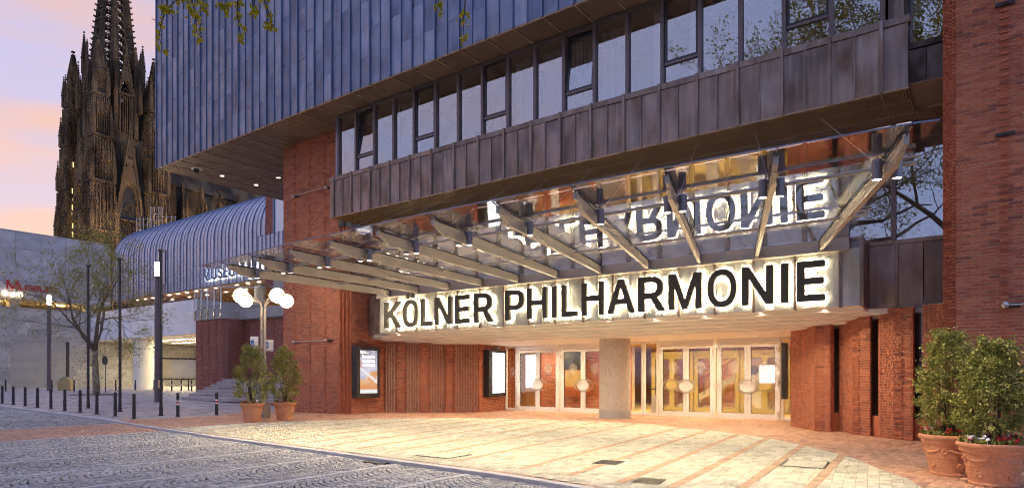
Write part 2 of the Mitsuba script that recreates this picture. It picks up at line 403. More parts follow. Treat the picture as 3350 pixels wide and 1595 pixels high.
covers = {'cover': [(-2.59, 10.24), (-2.56, 10.85), (-1.63, 11.38), (-1.55, 10.75)]}
cov_poly = sg.MultiPoint([onz(2555, 1519), onz(2579, 1503), onz(2714, 1510.5), onz(2700, 1532)]).minimum_rotated_rectangle
gul1 = sg.MultiPoint([onz(1947, 1511), onz(1972, 1503), onz(2036, 1508), onz(2013, 1519)]).minimum_rotated_rectangle
gul2 = sg.MultiPoint([onz(2074, 1571), onz(2093, 1561), onz(2174, 1569), onz(2153, 1583)]).minimum_rotated_rectangle
hatch = sg.MultiPoint([onz(1372, 1489), onz(1440, 1477), onz(1520, 1484), onz(1464, 1499)]).minimum_rotated_rectangle
gutter = sg.MultiPoint([onz(1193, 1508.5, -.05), onz(1238, 1502.6, -.05), onz(1303, 1509, -.05), onz(1244, 1517, -.05)]).minimum_rotated_rectangle

stripe_pts = [((-16.85, 12.3), (-17.22, 14.1)), ((-15.54, 11.34), (-16.43, 15.45)), ((-14.33, 10.46), (-15.44, 16.17)), ((-13.17, 9.61), (-14.45, 16.7)), ((-12.03, 8.78), (-13.41, 15.5)),
              ((-11.06, 8.32), (-12.18, 14.07)), ((-10.11, 8.22), (-10.96, 12.66)), ((-9.16, 8.13), (-9.75, 11.27)), ((-8.23, 8.03), (-8.55, 9.88)), ((-7.25, 7.92), (-7.75, 11.6)), ((-6.0, 9.27), (-6.98, 17.59)),
              ((-5.0, 8.75), (-6.0, 17.14)), ((-4.0, 7.72), (-4.98, 16.45)), ((-3.29, 8.0), (-4.12, 15.84)), ((-2.54, 8.55), (-3.07, 14.52)), ((-1.82, 9.08), (-2.1, 13.32)), ((-17.6, 10.6), (-18.2, 12.4))]
inner_court = court.intersection(sg.Polygon([(s, kerb_t(s) + .62) for s in np.linspace(-19, 0, 60)] + [(0, 30), (-19, 30)]))
stripe_polys = []
for a, b in stripe_pts:
    a, b = np.array(a), np.array(b); d = (b - a) / np.linalg.norm(b - a)
    stripe_polys.append((sg.LineString([a - 9 * d, b + 9 * d]).buffer(.065, cap_style='flat').intersection(inner_court), math.atan2(d[1], d[0])))
allstripes = shapely.union_all([g for g, _ in stripe_polys])
lids = shapely.union_all([cov_poly, gul1, gul2, hatch]).buffer(.02)

sheet(strips_of(plaza.difference(court).difference(slabs)), -.012, 'brick_pavement', 'm_sandjoint')
sheet(court, -.010, 'forecourt', 'm_sandjoint')
sheet(strips_of(slabs), -.011, 'square', 'm_sandjoint')
lay('forecourt', 'paver', 'pavers', court.difference(allstripes.buffer(.004)).difference(lids), 0.0, .22, .145, math.radians(97), 'm_cream', 300, seed=3, joint=.006)
for k, (g0_, an) in enumerate(stripe_polys):
    if g0_.is_empty: continue
    g0_ = g0_.difference(lids)
    for g in getattr(g0_, 'geoms', [g0_]):
        if g.area < .02: continue
        cen = np.array(g.centroid.coords[0])
        d = np.array([math.cos(an), math.sin(an)]); nrm = np.array([-d[1], d[0]])
        t = (np.array(g.exterior.coords) - cen) @ d; r = np.random.default_rng(60 + k); n = max(1, int((t.max() - t.min()) / .23))
        V = np.zeros((n, 8, 3)); st = t.min() + (t.max() - t.min()) * np.arange(n + 1) / n
        for i in range(n):
            for q, (e, w) in enumerate(((st[i] + .004, -.062), (st[i] + .004, .062), (st[i + 1] - .004, -.062), (st[i + 1] - .004, .062))):
                p = cen + d * e + nrm * w; V[i, 2 * q] = (*p, -.03); V[i, 2 * q + 1] = (*p, .0015 + r.uniform(-.001, .001))
        pieces('forecourt', 'stripe_brick', 'stripe_bricks', V, TOPF, r.uniform(0, 1, (n, 2)), 'm_stripe', 20)
lay('brick_pavement', 'paving_brick', 'paving_bricks', redpave.intersection(sg.box(-22, 3, 6, 23.2)), 0.0, .24, .12, math.radians(84), 'm_redpave', 300, seed=4)
lay('brick_pavement', 'paving_brick', 'paving_bricks', redpave.intersection(sg.box(-26, 3, -22, 23.2)), 0.0, .24, .12, math.radians(84), 'm_redpave', 20, seed=5)
lay('square', 'slab', 'slabs', slabs.intersection(sg.box(-66, 9, -22.01, 40)), 0.0, .62, .42, math.radians(3), 'm_slab', 300, seed=6, dz=.004, joint=.012)

# the street
street = sg.Polygon([tuple(k) for k in K[::-1]] + [(-90, -40), (30, -40)])
sheet(strips_of(street), -.085, 'street', 'm_joint')
strip_s = [-18.2, -15.7, -13.7, -11.7, -9.8, -8.1, -6.4, -4.5, -2.6, -.7]
CV, CU = [], []
r = np.random.default_rng(11)
gut = gutter.buffer(.05)
for s0, s1 in zip(strip_s[:-1], strip_s[1:]):
    w = s1 - s0 - .13; n = int(round(w / .098)); h = .52
    ks = np.arange(int(0.5 / .102), int(9.6 / .102))
    x = ((np.arange(n) + .5) / n) * 2 - 1
    kk, xx = np.meshgrid(ks, x, indexing='ij'); kk, xx = kk.ravel(), xx.ravel(); m = len(kk)
    cs = (s0 + s1) / 2 + xx * w / 2; ct = kk * .102 + h * xx * xx + r.normal(0, .006, m)
    ang = np.arctan2(2 * h * xx / (w / 2), 1.0) + r.normal(0, .09, m)
    ok = (ct < kerb_t(cs) - .11) & ~shapely.contains_xy(gut, cs, ct); cs, ct, ang = cs[ok], ct[ok], ang[ok]; m = len(cs)
    mossy = np.where(kk[ok] % 4 == 0, .80, 1.0); hs = np.cos(np.arctan(2 * h * xx[ok] / (w / 2)))
    a = r.uniform(.040, .047, m) / np.maximum(hs, .75); b = r.uniform(.040, .047, m) * np.maximum(hs, .8) * mossy
    ca, sa = np.cos(ang), np.sin(ang)
    zo = r.uniform(-.003, .003, m)
    V = np.zeros((m, 8, 3))
    for q, (i, j) in enumerate(((-1, -1), (-1, 1), (1, -1), (1, 1))):
        for lev, (sc, z) in enumerate(((1.06, -.10), (.90, -.052))):
            px = i * a * sc * (1 + r.normal(0, .06, m)); py = j * b * sc * (1 + r.normal(0, .06, m))
            V[:, 2 * q + lev, 0] = cs + px * ca - py * sa; V[:, 2 * q + lev, 1] = ct + px * sa + py * ca
            V[:, 2 * q + lev, 2] = z + (r.uniform(-.0012, .0012, m) + zo if lev else 0)
    CV.append(V); CU.append(r.uniform(0, 1, (m, 2)))
pieces('street', 'cobble', 'cobbles', np.concatenate(CV), TOPF, np.concatenate(CU), 'm_cobble', 300)
west = sg.Polygon([(-44, 2.5), (-22.45, 2.5), (-22.45, kerb_t(-22.45) - .12)] + [(s, kerb_t(s) - .12) for s in (-24, -27, -31, -36, -44)])
lay('street', 'cobble', 'cobbles', west, -.05, .14, .11, math.radians(8), 'm_cobble', 20, joint=.016, dz=.007, seed=8)
band = sg.Polygon([(-22.3, 2), (-18.27, 2), (-18.27, kerb_t(-18.27) - .12), (-22.3, kerb_t(-22.3) - .12)])
lay('street', 'brick', 'bricks', band, -.05, .2, .1, math.radians(0), 'm_redpave', 120, seed=9)
for k, s in enumerate([-22.38] + strip_s):
    for q, t0 in enumerate(np.arange(.5, kerb_t(s) - .12, 1.0)):
        t1 = min(t0 + .992, kerb_t(s) - .12)
        put('street__strip_stone', MB().box(s - .052, s + .052, t0, t1, -.09, -.046 + rng.uniform(-.002, .002)), 'm_granite')
tag(uniq('kerb'), kind='structure')
run = 0
pk = np.column_stack([np.arange(-60, 6, 1.0), kerb_t(np.arange(-60, 6, 1.0))])
for a, b in zip(pk[:-1], pk[1:]):
    d = (b - a) / np.linalg.norm(b - a); n = np.array([-d[1], d[0]]); g = .006
    z = float(gz(a[0])); zb = float(gz(b[0]))
    o = np.array([*(a + d * g - n * .1), z - .12])
    wid = .16 if a[0] > -24 else .26
    put('kerb__kerb_stone', MB().obox(o, (*((b - a) - 2 * d * g), zb - z), (*(n * wid), 0), (0, 0, .121 + rng.uniform(-.002, .002))), 'm_granite')


def lid(poly, z, label, name, kind):
    c = np.array(poly.exterior.coords)[:4]; e1, e2 = c[1] - c[0], c[3] - c[0]
    if np.linalg.norm(e1) < np.linalg.norm(e2): c = np.roll(c, -1, 0); e1, e2 = c[1] - c[0], c[3] - c[0]
    key = thing(name, label, 'drain cover' if kind != 'plate' else 'manhole cover')
    o = np.array([*c[0], z]); E1, E2 = np.array([*e1, 0]), np.array([*e2, 0]); l1, l2 = np.linalg.norm(e1), np.linalg.norm(e2)
    u1, u2 = E1 / l1, E2 / l2; up = np.array([0, 0, 1.0])
    fr = MB(); w = .025
    for a, b, c_ in ((o, E1, u2 * w), (o + E2 - u2 * w, E1, u2 * w), (o + u2 * w, u1 * w, E2 - 2 * u2 * w), (o + E1 - u1 * w + u2 * w, u1 * w, E2 - 2 * u2 * w)): fr.obox(a - up * .03, b, c_, up * .034)
    put(key + '__frame', fr, 'm_iron')
    if kind == 'plate':
        put(key + '__plate', MB().obox(o + u1 * .035 + u2 * .035 - up * .03, E1 - u1 * .07, E2 - u2 * .07, up * .035), 'm_cream'); return
    put(key + '__pit', MB().obox(o + u1 * w + u2 * w - up * .028, E1 - 2 * u1 * w, E2 - 2 * u2 * w, up * .004), 'm_dark')
    n = max(5, int(l1 / (.06 if kind == 'bars' else .045)))
    for i in range(n):
        x = w + (l1 - 2 * w) * (i + .25) / n
        put(key + '__bar', MB().obox(o + u1 * x + u2 * w - up * .02, u1 * (l1 - 2 * w) / n * .5, E2 - 2 * u2 * w, up * .022), 'm_steel' if kind == 'bars' else 'm_iron')
    if kind == 'grid':
        for i in range(int(l2 / .06)):
            y = w + (l2 - 2 * w) * (i + .4) / int(l2 / .06)
            put(key + '__cross_bar', MB().obox(o + u1 * w + u2 * y - up * .018, E1 - 2 * u1 * w, u2 * .018, up * .019), 'm_iron')


lid(cov_poly, .002, 'pale rectangular paved cover with dark frame in the cream paving before the shrubs', 'manhole_cover', 'plate')
lid(hatch, .002, 'faint rectangular paved cover in the cream paving close to the kerb, left of the gratings', 'manhole_cover', 'plate')
lid(gul1, .002, 'square dark iron grating in the cream paving, the one nearer the entrance doors', 'drain_grate', 'grid')
lid(gul2, .002, 'square dark iron grating in the cream paving at the bottom edge, nearest to the viewer', 'drain_grate', 'grid')
lid(gutter, -.046, 'shiny steel bar grating in the cobbled gutter beside the kerb', 'gutter_grate', 'bars')

# ---------------------------------------------------------------- the concert hall
COURSE = .0645
WALLF = np.array([[0, 1, 3, 2], [4, 6, 7, 5], [2, 3, 7, 6], [0, 2, 6, 4], [1, 5, 7, 3]])[:, ::-1]


def brickwall(holder, path, z0, z1, styles='s', dentils=(), most=0, m='m_brick', seed=1, name='brick', base=None, thick=.3, cap=True):
    """a brick wall along a path with its face to the right of the way; styles per stretch: s stretchers, h headers, r ribbed headers"""
    r = np.random.default_rng(seed); Vs, Us = [], []
    core = MB(); nc = int(round((z1 - z0) / COURSE))
    for k, (p, q) in enumerate(zip(path[:-1], path[1:])):
        p, q = np.array(p, float), np.array(q, float); L = np.linalg.norm(q - p); u = (q - p) / L; n = np.array([u[1], -u[0]])
        st = styles[k % len(styles)]
        sh = .012 + (.05 if thick < .1 and st == 's' and L > .2 else 0)
        if st != 'c': core.obox((*(p - n * .010 + u * sh), z0 + .001), (*(u * (L - 2 * sh)), 0), (*(-n * thick), 0), (0, 0, z1 - z0 - .002))
        size = .25 if st == 's' else .125
        for c in range(nc):
            e = np.arange(-(c % 2) * size / 2, L, size); a0 = np.clip(e, 0, L); a1 = np.clip(e + size, 0, L)
            ok = a1 - a0 > .02; a0, a1 = a0[ok] + .005, a1[ok] - .005; mm = len(a0)
            if st == 'r':
                e = np.arange(0, L - .03, .105); a0 = e + .003; a1 = np.minimum(e + .078, L); mm = len(a0)
            if st == 'c': a0, a1, mm = np.array([0.0]), np.array([L]), 1
            d = r.normal(0, .0018, mm)
            f0, f1 = (d, d) if st != 'r' else (d - .012, d + .055)
            zb, zt = z0 + c * COURSE + .006, z0 + (c + 1) * COURSE - .006
            V = np.zeros((mm, 8, 3))
            for i, (a, f) in enumerate(((a0, f0), (a1, f1))):
                for j, g in enumerate((np.full(mm, -.012), f)):
                    for l, z in enumerate((zb, zt)):
                        V[:, 4 * i + 2 * j + l, :2] = p + a[:, None] * u + g[:, None] * n; V[:, 4 * i + 2 * j + l, 2] = z
            Vs.append(V); Us.append(r.uniform(0, 1, (mm, 2)))
    for k, a, wid in dentils:
        p, q = np.array(path[k], float), np.array(path[k + 1], float); u = (q - p) / np.linalg.norm(q - p); n = np.array([u[1], -u[0]])
        cs = np.arange(0, nc, 2); V = np.zeros((len(cs), 8, 3))
        for i, aa in enumerate((a - wid / 2, a + wid / 2)):
            for j, g in enumerate((-.002, .034)):
                for l, dz in enumerate((.006, COURSE - .006)):
                    V[:, 4 * i + 2 * j + l, :2] = p + aa * u + g * n; V[:, 4 * i + 2 * j + l, 2] = z0 + cs * COURSE + dz
        Vs.append(V); Us.append(r.uniform(0, 1, (len(cs), 2)))
    put(f"{holder}__core", core, 'm_mortar')
    pieces(holder, name, name + 's', np.concatenate(Vs), WALLF, np.concatenate(Us), m, most)


H = thing('concert_hall', 'red brick and zinc concert hall with overhanging blue upper storey and glazed entrance', 'building')


def sub(n): return uniq(f"{H}__{n}")


def sheets(holder, name, s0, pitch, n, t, z0, z1, rows, m, stag=0.0, seed=2, gap=.012, wob=.004):
    """metal sheets hung side by side, in rows with staggered cross joints"""
    r = np.random.default_rng(seed)
    for i in range(n):
        off = (stag if i % 2 else 0) * rows
        zz = np.unique(np.clip(np.concatenate([[z0], z0 + off + np.arange(0, 40) * rows, [z1]]), z0, z1)) if rows else np.array([z0, z1])
        for a, b in zip(zz[:-1], zz[1:]):
            if b - a < .05: continue
            d = r.normal(0, wob, 4)
            x0, x1 = s0 + i * pitch + gap, s0 + (i + 1) * pitch - gap
            v = [[x0, t + d[0], a + .004], [x0, t + d[1], b - .004], [x0, t + .03, a + .004], [x0, t + .03, b - .004], [x1, t + d[2], a + .004], [x1, t + d[3], b - .004], [x1, t + .03, a + .004], [x1, t + .03, b - .004]]
            put(f"{holder}__{name}", MB().add(v, BOXQ, r.uniform(0, 1, 2)), m)


# upper storey: blue zinc box
BS0, BT, BZ = -30.71, 14.33, 11.0
P = .966
ub = sub('upper_storey')
BTOP = 21.5
nst = 62
put(ub + '__wall_core', MB().box(BS0 + .02, BS0 + nst * P / 2 - .02, BT + .032, 26, BZ + .06, BTOP), 'm_seamblue')
sheets(ub, 'zinc_sheet', BS0, P / 2, 60, BT, BZ + .02, 19.6, 1.85, 'm_zinc', stag=.5)
put(ub + '__upper_sheets', MB().box(BS0, BS0 + 60 * P / 2, BT, BT + .03, 19.61, BTOP), 'm_zinc')
for i in range(61):
    w, d = (.022, .055) if i % 2 == 0 else (.014, .032)
    put(ub + '__seam', MB().box(BS0 + i * P / 2 - w, BS0 + i * P / 2 + w, BT - d, BT + .03, BZ + .0, BTOP), 'm_seamblue')
# its underside
so = sub('soffit')
put(so + '__core', MB().box(BS0 + .05, BS0 + 60 * P / 2, BT + .06, 24, BZ + .045, BZ + .058), 'm_dark')
put(so + '__edge_strip', MB().box(BS0, BS0 + 60 * P / 2, BT + .0, BT + .05, BZ - .02, BZ + .018), 'm_strip')
for i in range(30):
    a = BS0 + i * P
    back = 24 if a < -19.6 else 15.4
    put(so + '__panel', MB().box(a + .03, a + P - .03, BT + .052, back, BZ + .012, BZ + .04, (rng.uniform(), .5)), 'm_soffit')
    put(so + '__rib', MB().box(a - .02, a + .02, BT + .052, back, BZ - .012, BZ + .03), 'm_strip')
for x, y in ((727, 576), (838, 605.7), (911, 582)):
    p = onz(x, y, BZ)
    k = sub('soffit_downlight')
    put(k + '__ring', MB().lathe([(.075, -.004), (.115, -.004), (.115, .02), (.075, .02)], (p[0], p[1], BZ + .0), 20), 'm_steel', smooth=30)
    put(k + '__lamp', disc((p[0], p[1], BZ + .004), .078), 'm_globe', emit=WARM * 14, weight=.1)
p = onz(643, 553, BZ); k = thing('dome_camera', 'black dome surveillance camera in white ring under the blue box corner', 'camera')
put(k + '__ring', MB().lathe([(.06, -.012), (.24, -.012), (.25, .015), (.06, .015)], (p[0], p[1], BZ), 28), 'm_white', smooth=30)
put(k + '__dome', MB().lathe([(.0, -.20), (.06, -.19), (.105, -.15), (.125, -.09), (.125, -.013)], (p[0], p[1], BZ), 24), 'm_black', smooth=60)
p = onz(808, 548, BZ); put(so + '__vent_ring', MB().lathe([(.10, -.004), (.19, -.004), (.19, .02), (.10, .02)], (p[0], p[1], BZ), 24), 'm_strip', smooth=30)

# left and right brick towers
tw = sub('left_tower')
tpath = [(-23.71, 24), (-23.71, 16.2), (-20.16, 16.2)]
brickwall(tw, tpath, 0, 11.0, 'ss', [(1, .80, .16), (1, 1.78, .16), (1, 2.74, .16)], most=60, seed=21, m='m_brick')
cpath = [(-20.16, 16.2), (-20.04, 16.2), (-20.04, 16.28), (-19.92, 16.28), (-19.92, 16.36), (-19.80, 16.36), (-19.80, 16.45), (-19.70, 16.45), (-19.70, 18.15)]
brickwall(tw, cpath, 0, 7.25, 'cccccccs', seed=22, thick=.07)
rt = sub('right_tower')
brickwall(rt, [(-.42, 14.6), (4.2, 14.6)], 0, 14.6, 's', [(0, .73, .125)], most=300, seed=23)
brickwall(rt, [(-.62, 24), (-.62, 14.86), (-.57, 14.86), (-.57, 14.78), (-.52, 14.78), (-.52, 14.69), (-.47, 14.69), (-.47, 14.64), (-.42, 14.64)], 0, 14.6, 'scccccccc', seed=24, thick=.04)
put(rt + '__body', MB().box(-.40, 4.1, 14.75, 24, 0, 14.5), 'm_mortar')
put(tw + '__body', MB().box(-23.5, -19.9, 16.6, 24, 0, 10.9), 'm_mortar')

# iron bars on the towers
def wall_bar(s0, s1, t, z, label):
    k = thing('wall_bar', label, 'metal bar')
    put(k + '__bar', MB().tube([(s0, t - .16, z), (s1, t - .16, z)], .018, 8), 'm_steel', smooth=60)
    for s in (s0, s1):
        if s > 1.5: continue
        put(k + '__knob', MB().lathe([(.0, -.07), (.045, -.055), (.07, 0), (.045, .055), (0, .07)], (s, t - .16, z), 16), 'm_steel', smooth=60)
        put(k + '__bracket', MB().box(s - .05, s + .22, t - .05, t + .0, z - .04, z + .04).box(s - .02, s + .02, t - .16, t - .04, z - .02, z + .02), 'm_iron')


wall_bar(-22.83, -20.7, 16.2, 8.83, 'steel bar high on the left brick tower beside the zinc balcony band')
wall_bar(-22.79, -20.7, 16.2, 2.86, 'steel bar low on the left brick tower above the lamp post signs')
wall_bar(.32, 2.4, 14.6, 2.72, 'steel bar with ball end on the right brick tower above the shrubs')
for z in (5.78, 8.12): put(rt + '__anchor', MB().box(.18, .46, 14.545, 14.6, z - .015, z + .045).lathe([(0, -.04), (.045, 0), (0, .04)], (.33, 14.55, z), 12), 'm_iron')

# ribbon window of the first floor
WT, WZ0, WZ1 = 15.38, 8.70, 10.99
wn = sub('ribbon_window')
WS = -19.07
put(wn + '__head_rail', MB().box(WS - .06, -1.5, WT - .05, WT + .06, WZ1 - .10, WZ1 + .005), 'm_frame')
put(wn + '__sill_rail', MB().box(WS - .06, -1.5, WT - .05, WT + .06, WZ0 - .02, WZ0 + .06), 'm_frame')
NB = 18
for i in range(NB + 1):
    s = WS + i * P
    put(wn + '__mullion', MB().box(s - .045, s + .045, WT - .08, WT + .12, WZ0 + .06, WZ1 - .10), 'm_frame')
put(wn + '__jamb', MB().box(WS - .14, WS - .047, WT - .06, 16.2, WZ0, WZ1), 'm_zinc')
bl = np.random.default_rng(5)
for i in range(NB):
    a, b = WS + i * P + .047, WS + (i + 1) * P - .047
    z0, z1 = WZ0 + .062, WZ1 - .102
    k = uniq(wn + '__bay')
    q = lambda x0, x1, y, za, zb, yt=None: MB().add([[x0, y, za], [x1, y, za], [x1, y if yt is None else yt, zb], [x0, y if yt is None else yt, zb]], [[0, 1, 2, 3]])
    if i % 3 == 1:
        zt = z0 + .50
        put(k + '__transom', MB().box(a, b, WT - .05, WT + .05, zt - .03, zt + .03), 'm_frame')
        put(k + '__pane', q(a, b, WT, z0, zt - .03), 'm_solarglass')
        tilt = .17 if i in (1, 10) else 0.0
        s_ = MB(); w = .055; zb = zt + .034; ztop = z1 - .004
        dy = lambda z: WT + tilt * (z - zb) / (ztop - zb)
        for x0, x1 in ((a + .004, a + .004 + w), (b - .004 - w, b - .004)):
            s_.add([[x, y + e, z] for x in (x0, x1) for e in (-.04, .03) for y, z in ((dy(zb), zb), (dy(ztop), ztop))], BOXQ)
        for za, zc in ((zb, zb + w), (ztop - w, ztop)):
            s_.add([[x, dy(z) + e, z] for x in (a + .004 + w, b - .004 - w) for e in (-.04, .03) for z in (za, zc)], BOXQ)
        put(k + '__sash', s_, 'm_sash')
        put(k + '__pane', q(a + w, b - w, dy(zb + w), zb + w, ztop - w, dy(ztop - w)), 'm_solarglass')
    else:
        put(k + '__pane', q(a, b, WT, z0, z1), 'm_solarglass')
    if i in (3, 8, 9, 10, 11):
        for x in np.arange(a + .06, b - .02, .127 if i != 3 else .1):
            th = bl.uniform(.5, 1.2)
            c, s2 = math.cos(th) * .055, math.sin(th) * .055
            put(k + '__blind_slat', MB().add([[x - c, WT + .30 - s2, z0], [x + c, WT + .30 + s2, z0], [x + c, WT + .30 + s2, z1 - .1], [x - c, WT + .30 - s2, z1 - .1]], [[0, 1, 2, 3]]), 'm_blind')
    elif i in (2, 5, 12, 13):
        put(k + '__curtain', MB().box(b - .32, b - .02, WT + .28, WT + .31, z0, z1 - .05), 'm_blind')
room = MB().box(-19.0, -1.6, 19.5, 19.6, 8.5, 11).box(-19.0, -1.6, WT + .13, 19.5, 8.55, 8.66).box(-19.0, -1.6, WT + .13, 19.5, 10.96, 11.0).box(-19.05, -18.95, WT + .13, 19.5, 8.6, 11).box(-1.6, -1.5, WT + .13, 19.5, 8.6, 11)
for s in (-16.1, -12.3, -8.4, -4.5): room.box(s - .05, s + .05, WT + .5, 19.5, 8.66, 10.95)
put(wn + '__office', room, 'm_office')
for s in np.arange(-18.2, -2, 1.93):
    put(wn + '__ceiling_lamp', MB().box(s - .5, s + .5, WT + 1.0, WT + 1.3, 10.86, 10.955), 'm_white')

# parapet band below the window
BFT, BZ0, BZ1 = 15.14, 7.25, 8.70
bd = sub('parapet')
bs0, bs1 = -19.32, -1.20
put(bd + '__core', MB().box(bs0 + .03, bs1 - .03, BFT + .034, WT - .09, BZ0 + .03, BZ1 - .05), 'm_seam')
n0 = int(round((bs1 - bs0) / (P / 2)))
off = WS - P / 2 - bs0 + .0
first = WS - P / 2
edges = [bs0] + [first + k * P / 2 for k in range(0, 60) if bs0 + .12 < first + k * P / 2 < bs1 - .05] + [bs1]
r = np.random.default_rng(31)
for a, b in zip(edges[:-1], edges[1:]):
    d = r.normal(0, .005, 4)
    v = [[a + .012, BFT + d[0], BZ0 + .02], [a + .012, BFT + d[1], BZ1 - .15], [a + .012, BFT + .03, BZ0 + .02], [a + .012, BFT + .03, BZ1 - .15], [b - .012, BFT + d[2], BZ0 + .02], [b - .012, BFT + d[3], BZ1 - .15], [b - .012, BFT + .03, BZ0 + .02], [b - .012, BFT + .03, BZ1 - .15]]
    put(bd + '__zinc_panel', MB().add(v, BOXQ, r.uniform(0, 1, 2)), 'm_bronze')
for k, a in enumerate(edges[1:-1]):
    big = abs(((a - WS) / P) - round((a - WS) / P)) < .1
    if big: put(bd + '__big_seam', MB().box(a - .036, a + .036, BFT - .05, BFT + .03, BZ0 - .01, BZ1 + .012), 'm_bronze')
    else: put(bd + '__seam', MB().box(a - .014, a + .014, BFT - .03, BFT + .03, BZ0 + .01, BZ1 - .15), 'm_bronze')
for a, b in zip([bs0 - .02] + [WS + k * P + .037 for k in range(0, 19)], [WS + k * P - .037 for k in range(0, 19)] + [bs1 + .02]):
    if b - a > .03: put(bd + '__coping', MB().box(a, b, BFT - .025, WT - .082, BZ1 - .14, BZ1 + .0, r.uniform(0, 1, 2)), 'm_bronze')
put(bd + '__edge_angle', MB().box(bs0, bs1, BFT + .0, BFT + .05, BZ0 - .015, BZ0 + .018), 'm_strip')
gr = MB()
for s in np.arange(bs0 + .03, bs1 - .02, .05): gr.box(s, s + .022, BFT + .055, 16.6, BZ0 - .005, BZ0 + .02)
for t_ in np.arange(BFT + .2, 16.6, .18): gr.box(bs0 + .02, bs1 - .02, t_, t_ + .012, BZ0 + .021, BZ0 + .03)
put(bd + '__grille', gr, 'm_grille', kind='stuff')
put(bd + '__grille_back', MB().box(bs0 + .02, -.66, BFT + .05, 17.4, BZ0 + .06, BZ0 + .08), 'm_soffit')
for t_ in (BFT + .72, 16.62): put(bd + '__grille_rail', MB().box(bs0 + .02, bs1 - .02, t_, t_ + .03, BZ0 - .018, BZ0 - .007), 'm_strip')
for s in np.arange(WS, bs1, P * 2): put(bd + '__grille_rail', MB().box(s - .015, s + .015, BFT + .06, 16.6, BZ0 - .03, BZ0 - .019), 'm_grille')
for k in (1, 3, 5, 7, 11, 14, 16, 18):
    sp = MB()
    for j in range(4): sp.tube([(WS + k * P - .06 + j * .04, BFT + .02, BZ1 - .01), (WS + k * P - .06 + j * .04 + r.normal(0, .006), BFT + .02, BZ1 + .15)], .003, 4)
    put(bd + '__bird_spike', sp, 'm_steel')

# recess between the band and the right tower
rc = sub('recess')
put(rc + '__zinc_panel', MB().box(-1.31, -1.0, 16.62, 16.68, 7.27, 8.62, (.3, .3)), 'm_bronze')
put(rc + '__zinc_panel', MB().box(-.985, -.63, 16.62, 16.68, 7.27, 8.62, (.6, .8)), 'm_bronze')
put(rc + '__coping', MB().box(-1.31, -.63, 16.58, 16.7, 8.624, 8.75), 'm_bronze')
put(rc + '__pane', MB().add([[-1.31, 16.66, 8.76], [-.63, 16.66, 8.76], [-.63, 16.66, 11], [-1.31, 16.66, 11]], [[0, 1, 2, 3]]), 'm_solarglass')
put(rc + '__side', MB().box(-1.5, -1.32, WT + .12, 16.62, 7.3, 11).box(-1.4, -.6, 18.4, 18.5, 7.2, 11), 'm_bronze')
gr = MB()
for s in np.arange(-1.17, -.64, .05): gr.box(s, s + .022, 16.62, 17.38, BZ0 - .005, BZ0 + .02)
put(rc + '__grille', gr, 'm_grille', kind='stuff')

# clerestory between canopy and band
cl = sub('clerestory')
CT = 17.4
for i in range(19):
    s = WS + i * P
    put(cl + '__mullion', MB().box(s - .05, s + .05, CT - .08, CT + .05, 4.62, BZ0 + .05), 'm_frame')
    if i < 18:
        put(cl + '__pane', MB().add([[s + .052, CT, 4.62], [s + P - .052, CT, 4.62], [s + P - .052, CT, 7.2], [s + .052, CT, 7.2]], [[0, 1, 2, 3]]), 'm_solarglass')
        put(cl + '__transom', MB().box(s + .052, s + P - .052, CT - .05, CT + .04, 6.62, 6.70), 'm_frame')
put(cl + '__pane', MB().add([[-1.62, CT, 4.62], [-.63, CT, 4.62], [-.63, CT, 7.2], [-1.62, CT, 7.2]], [[0, 1, 2, 3]]), 'm_solarglass')
put(cl + '__dark_room', MB().box(-19.4, -.63, 19.2, 19.3, 3.2, 7.3).box(-19.4, -.63, CT + .06, 19.2, 7.26, 7.3).box(-19.4, -.63, CT + .06, 19.2, 4.40, 4.5), 'm_office')

# sign box over the entrance
ST, SZ0, SZ1 = 16.43, 3.06, 4.37
sb = sub('sign_box')
s_l, s_r = -18.06, -2.22
put(sb + '__core', MB().box(s_l + .03, s_r - .03, ST + .034, CT + .06, SZ0 + .05, 4.60), 'm_seam')
e = [s_l] + [WS + k * P / 2 for k in range(60) if s_l + .1 < WS + k * P / 2 < s_r - .1] + [s_r]
for a, b in zip(e[:-1], e[1:]):
    d = r.normal(0, .003, 4)
    v = [[a + .01, ST + d[0], SZ0], [a + .01, ST + d[1], SZ1], [a + .01, ST + .03, SZ0], [a + .01, ST + .03, SZ1], [b - .01, ST + d[2], SZ0], [b - .01, ST + d[3], SZ1], [b - .01, ST + .03, SZ0], [b - .01, ST + .03, SZ1]]
    put(sb + '__zinc_panel', MB().add(v, BOXQ, r.uniform(0, 1, 2)), 'm_signzinc')
for a in e[1:-1]:
    big = abs(((a - WS) / P) - round((a - WS) / P)) < .1
    put(sb + ('__big_seam' if big else '__seam'), MB().box(a - (.03 if big else .011), a + (.03 if big else .011), ST - (.035 if big else .022), ST + .02, SZ0 - .03 * big, SZ1 - .005), 'm_bronze' if big else 'm_signzinc')
put(sb + '__beam', MB().box(s_l - .05, -2.45, ST - .11, ST - .09, SZ1 + .01, SZ1 + .25).box(s_l - .05, -2.45, ST - .14, ST - .005, SZ1 - .045, SZ1 + .009).box(s_l - .05, -2.45, ST - .089, ST - .02, SZ1 + .22, SZ1 + .25), 'm_beam')
put(sb + '__roof', MB().box(s_l - .05, s_r, ST - .018, CT - .09, 4.56, 4.618), 'm_bronze')
